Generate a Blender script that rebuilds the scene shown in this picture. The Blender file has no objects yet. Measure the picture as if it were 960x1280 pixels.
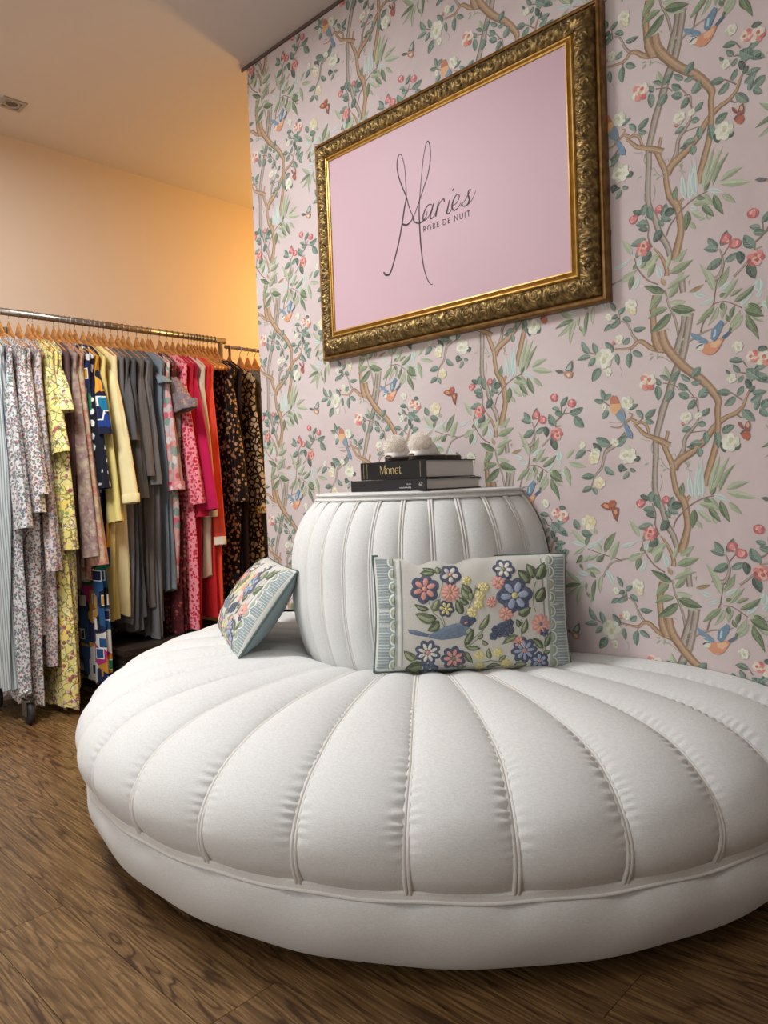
import bpy, bmesh, math, random
import numpy as np
from mathutils import Vector, Matrix
random.seed(7); rng = np.random.default_rng(7)
C = bpy.context.scene.collection
PI = math.pi
# ------------------------------------------------------------------ camera, light, exposure
WALL_Y, WALL_END, BACK_X, CEIL = 1.81, -2.395, -3.59, 2.587
EYE = 0.92
def make_camera():
    yaw, pitch, roll = math.radians(43.85), math.radians(2.12), math.radians(-2.2)
    f = Vector((-math.sin(yaw)*math.cos(pitch), math.cos(yaw)*math.cos(pitch), -math.sin(pitch)))
    r = Vector((math.cos(yaw), math.sin(yaw), 0)); u = r.cross(f)
    c, s = math.cos(roll), math.sin(roll)
    r2, u2 = c*r + s*u, -s*r + c*u
    cd = bpy.data.cameras.new('camera'); cam = bpy.data.objects.new('camera', cd); C.objects.link(cam)
    m = Matrix((r2, u2, -f)).transposed().to_4x4(); m.translation = (0, 0, EYE); cam.matrix_world = m
    cd.sensor_fit = 'HORIZONTAL'; cd.sensor_width = 36; cd.lens = 36*920/960; cd.clip_start = .02; cd.clip_end = 50
    bpy.context.scene.camera = cam
make_camera()
w = bpy.data.worlds.new('world'); bpy.context.scene.world = w; w.use_nodes = True
w.node_tree.nodes['Background'].inputs[0].default_value = (.75, .85, 1, 1)
w.node_tree.nodes['Background'].inputs[1].default_value = .3
vs = bpy.context.scene.view_settings
vs.view_transform = 'Standard'; vs.look = 'None'; vs.gamma = 1; vs.use_curve_mapping = False; vs.exposure = 0.0
def light(name, kind, loc, power, col, target=None, **kw):
    d = bpy.data.lights.new(name, kind); d.energy = power; d.color = col
    for k, v in kw.items(): setattr(d, k, v)
    o = bpy.data.objects.new(name, d); C.objects.link(o); o.location = loc
    if target: o.rotation_euler = (Vector(target)-Vector(loc)).to_track_quat('-Z', 'Y').to_euler()
    return o
# fill from an added, unseen window behind the camera (added_window) and the ceiling panel lamp over the aisle
light('added_window_fill', 'AREA', (-1.7, -2.55, 1.45), 17, (1, .965, .93), (-1.4, 1.8, .9), shape='RECTANGLE', size=3.0, size_y=1.7)
light('panel_lamp_light', 'AREA', (-2.3, .45, 2.545), 50, (.985, .99, 1), (-2.3, .45, 0), shape='RECTANGLE', size=.55, size_y=.55)
light('added_near_fill_light', 'AREA', (-.2, -.2, 2.545), 9, (1, .95, .9), (-.2, -.2, 0), shape='RECTANGLE', size=.55, size_y=.55)  # added near lamp, out of view, for extra fill
light('alcove_lamp_light', 'POINT', (-2.75, 3.25, 1.95), 78, (1, .56, .15), shadow_soft_size=.12)
# ------------------------------------------------------------------ helpers
def lin(c):
    return tuple((x/12.92 if x <= .04045 else ((x+.055)/1.055)**2.4) for x in c[:3])
def mesh_obj(name, V, F, mat, parent=None, smooth=True, cols=None, loc=None):
    me = bpy.data.meshes.new(name)
    me.from_pydata([tuple(map(float, v)) for v in V], [], F)
    if smooth: me.polygons.foreach_set('use_smooth', [True]*len(me.polygons))
    if cols is not None:
        ca = me.color_attributes.new('tint', 'FLOAT_COLOR', 'CORNER')
        li = np.repeat(np.asarray(cols, np.float32), [len(f) for f in F], axis=0)
        a = np.ones((len(li), 4), np.float32); a[:, :3] = li; ca.data.foreach_set('color', a.ravel())
    if mat: me.materials.append(mat)
    me.update()
    o = bpy.data.objects.new(name, me); C.objects.link(o)
    if parent: o.parent = parent
    if loc: o.location = loc
    return o
class MB:
    def __init__(s): s.V = []; s.F = []
    def add(s, V, F):
        n = len(s.V); s.V += [tuple(v) for v in V]; s.F += [tuple(i+n for i in f) for f in F]; return s
    def box(s, a, b):
        x0, y0, z0 = a; x1, y1, z1 = b
        return s.add([(x0,y0,z0),(x1,y0,z0),(x1,y1,z0),(x0,y1,z0),(x0,y0,z1),(x1,y0,z1),(x1,y1,z1),(x0,y1,z1)],
                     [(0,3,2,1),(4,5,6,7),(0,1,5,4),(1,2,6,5),(2,3,7,6),(3,0,4,7)])
    def grid(s, P, closed_u=False, closed_v=False):
        P = np.asarray(P, float); nu, nv = P.shape[:2]; F = []
        for i in range(nu if closed_u else nu-1):
            for j in range(nv if closed_v else nv-1):
                a, b = i, (i+1) % nu; c, d = j, (j+1) % nv
                F.append((a*nv+c, b*nv+c, b*nv+d, a*nv+d))
        return s.add(P.reshape(-1, 3), F)
    def tube(s, pts, r, n=10, closed=False, caps=True):
        P = [Vector(p) for p in pts]; N = len(P); rs = r if hasattr(r, '__len__') else [r]*N
        T = [((P[(i+1) % N] if closed or i < N-1 else P[i])-(P[i-1] if closed or i else P[i])).normalized() for i in range(N)]
        up = Vector((0, 0, 1)) if abs(T[0].z) < .9 else Vector((1, 0, 0)); nrm = T[0].cross(up).normalized(); rows = []
        for i in range(N):
            nrm = (nrm - T[i]*nrm.dot(T[i])).normalized(); b = T[i].cross(nrm)
            rows.append([P[i]+(nrm*math.cos(2*PI*k/n)+b*math.sin(2*PI*k/n))*rs[i] for k in range(n)])
        base = len(s.V); s.grid([[tuple(q) for q in rw] for rw in rows], closed_u=closed, closed_v=True)
        if caps and not closed:
            s.F.append(tuple(base+k for k in range(n))); s.F.append(tuple(base+(N-1)*n+k for k in reversed(range(n))))
        return s
    def lathe(s, prof, c=(0,0,0), n=24, axis='z'):
        R = []
        for r, z in prof:
            row = []
            for k in range(n):
                a = 2*PI*k/n; p = (r*math.cos(a), r*math.sin(a), z)
                if axis == 'y': p = (p[0], p[2], p[1])
                if axis == 'x': p = (p[2], p[0], p[1])
                row.append((p[0]+c[0], p[1]+c[1], p[2]+c[2]))
            R.append(row)
        return s.grid(R, closed_v=True)
    def build(s, name, mat, parent=None, smooth=False): return mesh_obj(name, s.V, s.F, mat, parent, smooth)
def tag(o, label=None, cat=None, group=None, kind=None):
    if label: o['label'] = label
    if cat: o['category'] = cat
    if group: o['group'] = group
    if kind: o['kind'] = kind
    return o
def empty(name, loc=(0,0,0), label=None, cat=None, group=None):
    o = bpy.data.objects.new(name, None); C.objects.link(o); o.location = loc; o.empty_display_size = .05
    return tag(o, label, cat, group)
def smooth_path(pts, n=6):
    P = [np.array(p, float) for p in pts]; out = []
    for i in range(len(P)-1):
        p0 = P[max(0, i-1)]; p1 = P[i]; p2 = P[i+1]; p3 = P[min(len(P)-1, i+2)]
        for k in range(n):
            t = k/n; out.append(.5*((2*p1)+(-p0+p2)*t+(2*p0-5*p1+4*p2-p3)*t*t+(-p0+3*p1-3*p2+p3)*t**3))
    out.append(P[-1]); return out
# ------------------------------------------------------------------ materials
class NT:
    def __init__(s, name):
        s.m = bpy.data.materials.new(name); s.m.use_nodes = True; s.t = s.m.node_tree; s.b = s.t.nodes['Principled BSDF']
    def n(s, typ, **kw):
        nd = s.t.nodes.new(typ); ins = kw.pop('ins', {})
        for k, v in kw.items(): setattr(nd, k, v)
        for k, v in ins.items():
            if isinstance(v, bpy.types.NodeSocket): s.t.links.new(v, nd.inputs[k])
            else: nd.inputs[k].default_value = v
        return nd
    def coord(s, scale=(1,1,1), out='Object', rnd=0.):
        tc = s.n('ShaderNodeTexCoord'); v = tc.outputs[out]
        if rnd:
            oi = s.n('ShaderNodeObjectInfo'); mu = s.n('ShaderNodeMath', operation='MULTIPLY', ins={0: oi.outputs['Random'], 1: rnd})
            v = s.n('ShaderNodeVectorMath', operation='ADD', ins={0: v, 1: mu.outputs[0]}).outputs[0]
        return s.n('ShaderNodeMapping', ins={'Vector': v, 'Scale': scale}).outputs[0]
    def noise(s, v, scale, detail=2, dist=0, rough=.5):
        return s.n('ShaderNodeTexNoise', ins={'Vector': v, 'Scale': scale, 'Detail': detail, 'Distortion': dist, 'Roughness': rough}).outputs['Fac']
    def vor(s, v, scale, feature='F1', metric='EUCLIDEAN', rand=1):
        nd = s.n('ShaderNodeTexVoronoi', feature=feature, ins={'Vector': v, 'Scale': scale, 'Randomness': rand})
        if feature != 'DISTANCE_TO_EDGE': nd.distance = metric
        return nd
    def ramp(s, f, stops, interp='LINEAR'):
        nd = s.n('ShaderNodeValToRGB', ins={'Fac': f}); cr = nd.color_ramp; cr.interpolation = interp
        while len(cr.elements) < len(stops): cr.elements.new(.5)
        for e, (p, c) in zip(cr.elements, stops):
            e.position = p; e.color = (*(lin(c) if hasattr(c, '__len__') else (c, c, c)), 1)
        return nd.outputs[0]
    def mix(s, f, a, b, mode='MIX'):
        nd = s.n('ShaderNodeMix', data_type='RGBA', blend_type=mode)
        for k, v in ((0, f), (6, a), (7, b)):
            if isinstance(v, bpy.types.NodeSocket): s.t.links.new(v, nd.inputs[k])
            elif k: nd.inputs[k].default_value = (*lin(v), 1)
            else: nd.inputs[k].default_value = v
        return nd.outputs[2]
    def math(s, op, a, b=0.):
        return s.n('ShaderNodeMath', operation=op, ins={0: a, 1: b}).outputs[0]
    def set(s, col=None, rough=.8, metal=0, bump=None, bs=.3, bd=.002, sheen=0, spec=.3):
        if isinstance(col, bpy.types.NodeSocket): s.t.links.new(col, s.b.inputs['Base Color'])
        elif col is not None: s.b.inputs['Base Color'].default_value = (*lin(col), 1)
        if isinstance(rough, bpy.types.NodeSocket): s.t.links.new(rough, s.b.inputs['Roughness'])
        else: s.b.inputs['Roughness'].default_value = rough
        s.b.inputs['Metallic'].default_value = metal; s.b.inputs['Specular IOR Level'].default_value = spec
        s.b.inputs['Sheen Weight'].default_value = sheen
        if bump is not None:
            bn = s.n('ShaderNodeBump', ins={'Height': bump, 'Strength': bs, 'Distance': bd}); s.t.links.new(bn.outputs[0], s.b.inputs['Normal'])
        return s.m
def plain(name, col, rough=.6, metal=0, spec=.4, nscale=60, var=.04):
    t = NT(name); v = t.coord(); n = t.noise(v, nscale, 3)
    c = t.ramp(n, [(.3, tuple(max(0, x-var) for x in col)), (.7, tuple(min(1, x+var) for x in col))])
    return t.set(c, rough, metal, n, .15, .001, spec=spec)
def tinted(name, rough=.7, sheen=0, soft=.05):
    t = NT(name); a = t.n('ShaderNodeAttribute', attribute_name='tint'); n = t.noise(t.coord(), 140, 3)
    c = t.mix(soft, a.outputs['Color'], (.78, .71, .71)); c = t.mix(t.ramp(n, [(.35, 0.), (.7, .14)]), c, (.80, .77, .74))
    return t.set(c, rough, bump=n, bs=.1, sheen=sheen, spec=.25)
M = {}
def wall_paint(name, col):
    t = NT(name); v = t.coord(); n = t.noise(v, 220, 2); big = t.noise(v, 1.2, 3)
    c = t.ramp(big, [(.3, tuple(x*.985 for x in col)), (.7, col)])
    return t.set(c, .9, bump=n, bs=.08, spec=.2)
M['ceiling'] = wall_paint('ceiling paint', (.80, .765, .74))
M['cream'] = wall_paint('cream wall paint', (.80, .735, .67))
M['white_wall'] = wall_paint('white wall paint', (.80, .79, .78))
t = NT('pink wallpaper ground'); v = t.coord(); b1 = t.noise(v, 2.2, 6, .6, .6); n2 = t.noise(t.coord((1, 1, .4)), 9, 5, .3)
c = t.ramp(b1, [(.28, (.745, .680, .680)), (.5, (.790, .732, .730)), (.72, (.815, .772, .764))])
c = t.mix(t.ramp(n2, [(.45, 0.), (.75, .45)]), c, (.80, .745, .725))
M['wallpaper'] = t.set(c, .62, bump=t.noise(v, 400, 2), bs=.06, spec=.35)
M['print'] = tinted('wallpaper ink', .62); M['thread'] = tinted('embroidery wool', .9, .2, .04)
t = NT('oak floor plank'); v = t.coord(rnd=17.)
st = t.n('ShaderNodeMapping', ins={'Vector': v, 'Scale': (.6, 5.6, 1)}).outputs[0]
n1 = t.noise(st, 1.5, 3, .5, .45)
fr = t.math('FRACT', t.math('MULTIPLY', n1, 21.)); rings = t.ramp(fr, [(0, .9), (.10, .2), (.45, 0.), (.80, .25), (.93, 1.), (1, .95)])
fine = t.noise(t.n('ShaderNodeMapping', ins={'Vector': v, 'Scale': (7, 170, 1)}).outputs[0], 1, 4, .2, .6)
patch = t.noise(t.n('ShaderNodeMapping', ins={'Vector': v, 'Scale': (.8, 2.5, 1)}).outputs[0], 1.6, 3)
base = t.ramp(fine, [(.32, (.33, .24, .145)), (.52, (.485, .37, .235)), (.70, (.60, .475, .315))])
ringamt = t.math('MULTIPLY', rings, t.ramp(patch, [(.3, .5), (.6, 1.)]))
c = t.mix(ringamt, base, (.235, .15, .09)); oi = t.n('ShaderNodeObjectInfo')
c = t.mix(t.ramp(oi.outputs['Random'], [(0, 0.), (1, .22)]), c, (.30, .22, .15)); c = t.mix(t.ramp(patch, [(.55, 0.), (.8, .4)]), c, (.33, .24, .155))
M['floor'] = t.set(c, t.ramp(fine, [(.3, .22), (.8, .33)]), bump=t.math('SUBTRACT', fine, t.math('MULTIPLY', rings, .4)), bs=.25, bd=.0015, spec=.4)
M['floor_base'] = plain('floor joint', (.16, .11, .07), .9)
t = NT('off white linen upholstery'); v = t.coord()
wv = t.n('ShaderNodeTexWave', bands_direction='X', ins={'Vector': t.coord((1,1,1), 'Generated'), 'Scale': 90, 'Distortion': 6, 'Detail': 3}).outputs['Fac']
n = t.noise(t.n('ShaderNodeMapping', ins={'Vector': v, 'Scale': (1, 1, 6)}).outputs[0], 130, 3); n2 = t.noise(v, 520, 2)
c = t.ramp(t.math('ADD', t.math('MULTIPLY', n, .5), t.math('MULTIPLY', n2, .5)), [(.35, (.815, .82, .815)), (.65, (.88, .885, .88))])
M['linen'] = t.set(c, .85, bump=t.math('ADD', n, n2), bs=.25, bd=.0012, sheen=.15, spec=.25)
M['welt'] = plain('linen welt cord', (.87, .865, .85), .85, spec=.2, nscale=400, var=.02)
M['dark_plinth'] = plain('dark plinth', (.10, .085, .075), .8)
t = NT('antique gilt carving'); v = t.coord(); n = t.noise(v, 60, 4, .4); n3 = t.noise(v, 9, 2)
c = t.ramp(n, [(.32, (.33, .265, .155)), (.52, (.51, .42, .26)), (.7, (.70, .58, .35))])
M['gilt_dark'] = t.set(c, t.ramp(n3, [(.3, .36), (.7, .52)]), .72, bump=n, bs=.35, bd=.002, spec=.5)
M['gilt'] = plain('bright gilt', (.70, .545, .27), .36, .45, nscale=40, var=.06)
M['gilt_old'] = plain('worn gilt edge', (.52, .38, .20), .38, .7, nscale=40, var=.07)
t = NT('pink sign panel'); n = t.noise(t.coord(), 1.5, 2)
M['panel'] = t.set(t.ramp(n, [(.3, (.765, .645, .685)), (.7, (.785, .665, .700))]), .5, bump=t.noise(t.coord(), 7, 2), bs=.03, spec=.3)
M['ink'] = plain('dark lettering ink', (.16, .14, .17), .6)
M['chrome'] = plain('brushed steel tube', (.62, .60, .57), .28, .9, nscale=30, var=.05)
M['steel_dark'] = plain('grey steel fork', (.45, .43, .41), .4, .8)
M['rubber'] = plain('dark rubber', (.16, .16, .17), .6)
t = NT('varnished beech hanger'); v = t.coord(rnd=5.); n = t.noise(t.n('ShaderNodeMapping', ins={'Vector': v, 'Scale': (6, 60, 60)}).outputs[0], 1.5, 4, .4)
M['hanger'] = t.set(t.ramp(n, [(.3, (.56, .35, .17)), (.7, (.76, .53, .29))]), .35, spec=.5)
M['black_cover'] = plain('black book cloth', (.075, .075, .085), .38, nscale=300, var=.01)
M['charcoal_cover'] = plain('charcoal book cover', (.115, .115, .125), .42, nscale=300, var=.01)
t = NT('book page edges'); wv = t.n('ShaderNodeTexWave', bands_direction='Z', ins={'Vector': t.coord(), 'Scale': 420, 'Distortion': 1.5, 'Detail': 2}).outputs['Fac']
M['pages'] = t.set(t.ramp(wv, [(.2, (.74, .725, .71)), (.8, (.88, .87, .855))]), .85, bump=wv, bs=.3, bd=.0006)
M['gold_ink'] = plain('gold foil lettering', (.80, .72, .50), .4, .3, var=.02)
M['white_ink'] = plain('white print', (.78, .78, .78), .6, var=.02)
M['slate'] = plain('slate blue cotton', (.50, .555, .56), .85, spec=.15, nscale=500, var=.03)
M['slate_dark'] = plain('slate blue piping', (.36, .43, .43), .8, spec=.15, nscale=500, var=.02)
M['cushion_face'] = plain('ivory cotton twill', (.80, .79, .76), .88, spec=.15, nscale=600, var=.03)
M['satin'] = plain('white satin', (.86, .84, .82), .35, spec=.5, var=.02)
t = NT('cream fur'); df = t.n('ShaderNodeBsdfDiffuse', ins={'Color': (.96, .93, .88, 1)}); tl = t.n('ShaderNodeBsdfTranslucent', ins={'Color': (.97, .94, .90, 1)})
mx = t.n('ShaderNodeMixShader', ins={0: .7, 1: df.outputs[0], 2: tl.outputs[0]}); t.t.links.new(mx.outputs[0], t.t.nodes['Material Output'].inputs[0]); M['fur'] = t.m
M['sole'] = plain('dark slipper sole', (.20, .165, .15), .5)
M['insole'] = plain('gold brown insole', (.58, .46, .34), .5)
M['box'] = plain('dark storage box board', (.13, .105, .10), .6)
M['box_trim'] = plain('beige wooden base strip', (.62, .52, .42), .6)
M['plastic'] = plain('downlight trim', (.62, .585, .55), .5); M['lamp_glass'] = plain('unlit lamp glass', (.30, .28, .26), .2)
M['white_frame'] = plain('white frame paint', (.85, .85, .84), .4)
def glow(name, col, s):
    t = NT(name); t.b.inputs['Emission Color'].default_value = (*col, 1); t.b.inputs['Emission Strength'].default_value = s
    return t.set((.9, .9, .9), .5)
M['glow_white'] = glow('lit panel diffuser', (1, .95, .88), 3); M['glow_warm'] = glow('warm bulb glass', (1, .6, .2), 8); M['glow_fill'] = glow('added glowing window pane', (.9, .96, 1), 1.6)
# ---- flat artwork data, measured on the wall in 0.1 mm
PRINT_LEAVES="""g -8386 5739 -8034 5736 133
g -8740 6023 -8986 5872 148
g -8646 5412 -8469 5561 147
g -8906 5258 -9142 5551 177
g -9582 5314 -9810 5689 172
g -9381 5284 -9489 5592 159
g -9551 5242 -9963 5199 143
g -9434 5200 -9643 4983 155
g -9293 4905 -9537 4568 222
g -8827 5216 -8788 4895 132
g -8463 5191 -8490 4780 173
g -8401 5196 -8128 5038 155
g -9219 11190 -9293 11504 145
g -9203 11188 -9001 11349 131
g -9203 11158 -9501 11235 136
g -8566 10882 -8282 11002 123
g -10498 11166 -10275 11413 160
g -10254 10952 -9820 11067 195
g -10537 11090 -10772 11146 127
g -9095 10916 -9266 10703 166
g -8169 10634 -8348 10858 146
g -8123 10645 -7831 10837 168
g -8109 10600 -7885 10492 144
g -10098 10856 -9813 10532 242
g -9072 10015 -9481 10227 245
g -9780 9920 -10100 9702 182
g -9253 9458 -8964 9231 172
g -9545 9222 -9941 9189 188
g -9622 8928 -9919 8793 160
g -9606 8912 -9493 8706 133
g -8578 9307 -8742 9102 125
g -8560 9366 -8390 9299 105
g -8911 9959 -8615 10240 191
d -9325 9862 -9570 10094 174
d -8763 9511 -8817 9286 193
d -8379 9687 -8321 9535 184
d -8768 9345 -8608 9368 91
g -8837 6276 -8992 6558 134
g -8759 6189 -8548 6341 133
g -8729 6115 -8844 6045 89
g -8650 6090 -8417 5942 146
g -8926 5977 -9167 5833 135
d -8775 6188 -8939 6115 120
l -7487 11492 -7580 11863 170
g -7430 11457 -7194 11710 150
g -7487 11492 -7717 11651 110
g -6962 11413 -7196 11612 134
g -6918 11505 -6720 11730 190
g -6949 11355 -6700 11394 128
g -7036 11211 -7244 11405 162
g -6777 11000 -6567 11239 215
g -6998 11024 -7264 11152 178
g -6860 10967 -7047 10747 174
g -6041 11028 -6369 11078 175
g -5940 10935 -6191 10745 167
g -5888 10943 -5756 11169 134
g -6718 10561 -6519 10723 142
g -5758 11730 -6065 11774 146
g -5827 11472 -5976 11681 123
g -6033 11459 -6142 11582 75
g -5869 11250 -5752 11396 109
g -10632 7713 -10902 7961 270
g -10775 7386 -10466 7404 146
g -10720 6995 -10617 7210 129
g -10595 7049 -10373 7210 199
g -7783 11413 -7762 11035 177
g -7377 11250 -7557 10984 210
g -7694 11403 -7808 11590 140
d -5632 11074 -5703 11323 147
d -10837 7420 -10722 7566 107
d -10645 8373 -10425 8366 131
d -10437 7688 -10583 7707 104
g -5792 10622 -5521 10329 200
g -10620 7036 -10440 6835 147
g -6805 10372 -6613 10342 152
g -6959 10300 -7201 10220 144
g -6256 10106 -5978 10275 180
g -6617 10189 -6624 9869 150
g -6375 10156 -6330 9768 172
g -6705 9903 -7010 9895 155
g -6803 9811 -6781 9571 165
d -6273 9929 -6200 9650 157
d -6015 9734 -5846 9832 163
d -6900 9803 -7082 9829 98
v -7685 9387 -7773 9420 52
v -7598 9325 -7688 9271 53
v -7508 9408 -7422 9375 52
v -7162 9449 -6991 9498 40
v -7051 9330 -7105 9447 39
v -7856 5055 -7976 5059 47
v -7752 5054 -7771 4898 54
v -7858 4998 -7965 4897 56
v -7740 4951 -7593 4944 35
v -7179 5207 -7249 5247 37
v -7121 5254 -7091 5334 41
v -7167 5121 -7238 5104 41
v -7428 5560 -7513 5631 37
v -8046 9492 -8170 9439 48
p -6873 8544 -6824 9501 166
p -6983 8602 -7052 9314 140
p -6733 8599 -6713 9524 165
p -6460 8650 -6066 8478 110
p -6877 8374 -6686 8261 85
l -6568 8680 -6307 9585 162
l -6513 8679 -6097 9546 161
l -6191 8783 -5672 8945 149
l -6192 8728 -5503 8566 162
l -6144 8479 -5839 8191 134
l -6819 8459 -6360 8315 168
l -6542 8596 -6308 8260 137
l -6851 8289 -6528 8009 127
l -6912 8034 -6750 7838 114
l -6470 8177 -6421 7954 109
l -7315 7165 -6954 7436 139
l -7643 7475 -7918 7231 173
l -7477 7072 -7352 7425 114
l -6689 8092 -6555 8009 85
m -6351 8731 -5970 9376 120
m -7158 7143 -7070 7261 55
k -6541 8651 -6416 8843 95
k -6329 8523 -6115 7998 161
k -6602 8359 -6326 8010 152
k -6720 8584 -6504 8483 112
k -6934 8318 -7000 7849 182
k -7238 8635 -7187 8977 143
g -7563 8350 -7439 8639 174
g -7592 8350 -7319 8205 146
g -7653 8292 -7525 8103 119
g -6274 7290 -6483 7548 168
g -6249 7235 -6583 7321 170
g -6195 7293 -6044 7628 169
g -6174 7017 -6526 6832 202
g -6110 6909 -5809 7061 159
g -10659 10652 -10879 10994 224
g -10690 11000 -10432 10955 162
d -7504 8379 -7214 8420 201
d -7570 8045 -7784 7779 217
d -5809 7088 -5763 6777 181
d -10737 10473 -10538 10497 107
g -8041 8501 -7973 8780 181
g -7911 8264 -8230 8324 194
g -7980 7939 -8382 7845 192
g -10038 7776 -10188 8062 193
g -9987 7729 -9644 7640 193
g -10717 7897 -10383 8109 165
g -10737 7847 -10381 7594 208
g -7885 8705 -7805 8322 180
g -10814 7192 -10570 7363 165
g -8185 7669 -8236 7503 121
d -8070 8560 -8297 8683 150
d -7915 8117 -8171 8205 135
d -7853 7587 -8101 7373 219
k -9320 7180 -8975 7730 190
k -9972 7093 -10173 6845 131
k -8324 7081 -8442 6744 152
k -8240 7354 -8335 7246 119
k -9860 7351 -9714 7607 116
k -9564 6920 -9322 7118 156
l -9160 6969 -8884 7502 205
l -9404 7177 -9514 7455 153
l -9859 7383 -10268 7789 155
l -8673 6990 -8228 7189 163
l -8341 7606 -8612 8054 142
l -8045 7167 -7707 7473 174
l -9896 7286 -10255 7082 96
l -9837 6971 -9489 7143 109
l -9575 7673 -9537 7799 133
l -9978 6901 -9729 7102 127
m -7959 6962 -7742 7266 145
m -8135 7223 -7979 7377 117
p -9827 7289 -9240 7648 94
p -9842 6812 -9434 6738 129
p -8856 7350 -8344 7516 90
p -8195 7280 -8128 7491 121
p -8333 6734 -8139 7073 119
p -9860 7351 -10351 7433 130
k -9595 6444 -9681 5853 118
k -10033 6273 -10610 6137 127
k -9743 6641 -9577 6492 103
k -10050 6848 -9950 6693 89
k -10032 6289 -10334 6269 80
l -9405 6565 -9471 6059 133
l -9962 6278 -10158 5653 153
l -9437 6626 -9916 6663 160
l -10032 6305 -10520 6664 141
l -9762 6037 -9752 5784 104
l -10068 6255 -10545 5913 112
m -9856 6348 -9899 6091 86
m -9864 6093 -9766 5910 89
p -10239 6453 -9890 6378 132
p -10092 6622 -9746 6546 131
p -9268 6698 -9049 6246 135
k -10831 9431 -10528 9177 153
k -10838 9203 -10707 8745 146
l -10764 9233 -10499 8966 103
l -10426 9542 -10265 8960 177
l -10316 9601 -9760 9465 142
l -10365 9731 -10109 9971 120
p -10602 9679 -10591 10001 218
p -10538 9419 -10157 9021 152
k -7520 6499 -8066 6777 199
k -7384 6100 -6792 5933 223
k -6245 6135 -6098 6188 94
k -7386 5983 -7929 5580 224
m -7407 6942 -6835 7140 197
m -7450 6357 -7170 6636 166
m -7609 6463 -7946 6114 198
m -7470 6122 -7981 5933 172
m -6293 6354 -6021 6802 142
m -6009 6099 -5723 6232 92
m -6355 5958 -6800 5576 158
l -7489 6573 -6912 6794 141
l -7438 6241 -7010 6187 118
l -7328 5988 -6878 5797 150
l -6349 6266 -6686 7005 169
l -6167 6072 -5820 6471 153
l -6275 5937 -6526 5519 116
l -6090 5926 -6202 5609 128
l -6022 5406 -5783 5762 125
l -5998 5298 -5734 5630 150
l -10935 9369 -10533 9408 135
l -7223 6806 -7050 6902 84
k -5933 5954 -5457 6267 154
k -6194 6000 -6172 5807 121
k -6005 5602 -5909 5887 114
k -6020 5517 -6108 5702 111
k -10910 9317 -10489 9090 168
k -10887 9183 -10609 8576 148
k -6024 5295 -6022 5406 78
p -6566 6221 -6893 6367 117
p -6378 6124 -6735 6009 96
p -6242 6274 -5923 6491 92
p -10985 9419 -10677 9665 101
p -10629 9534 -10527 9705 97
p -7628 6873 -7737 7279 151
o -6949 6392 -6587 6502 97
o -7516 6674 -7628 6873 122
d -10815 10331 -10671 9962 209"""
PRINT_FLOWERS="""w -9170 5131 242
w -9083 4755 106
w -8754 5548 113
r -8899 5497 54
w -8593 11063 164
w -9224 11022 85
b -10157 11211 120
b -10689 11427 112
r -10650 10424 177
q -8024 11530 204
w -8406 6366 151
y -8363 6203 91
w -9019 6170 93
w -5866 4918 120
w -6009 11362 102
q -10747 8231 132
q -10514 8144 157
w -8598 9729 216
y -9548 9688 149
w -9511 9811 139
w -9879 10067 94
y -9399 9030 149
w -8941 10067 106
w -7080 10550 141
r -7153 10415 51
w -6786 10566 78
w -6064 9887 196
b -7632 8554 93
b -8287 8474 113
r -8047 7701 172
y -9737 7969 189
w -9909 8000 79
b -6074 7435 116
b -5882 7276 123"""
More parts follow.
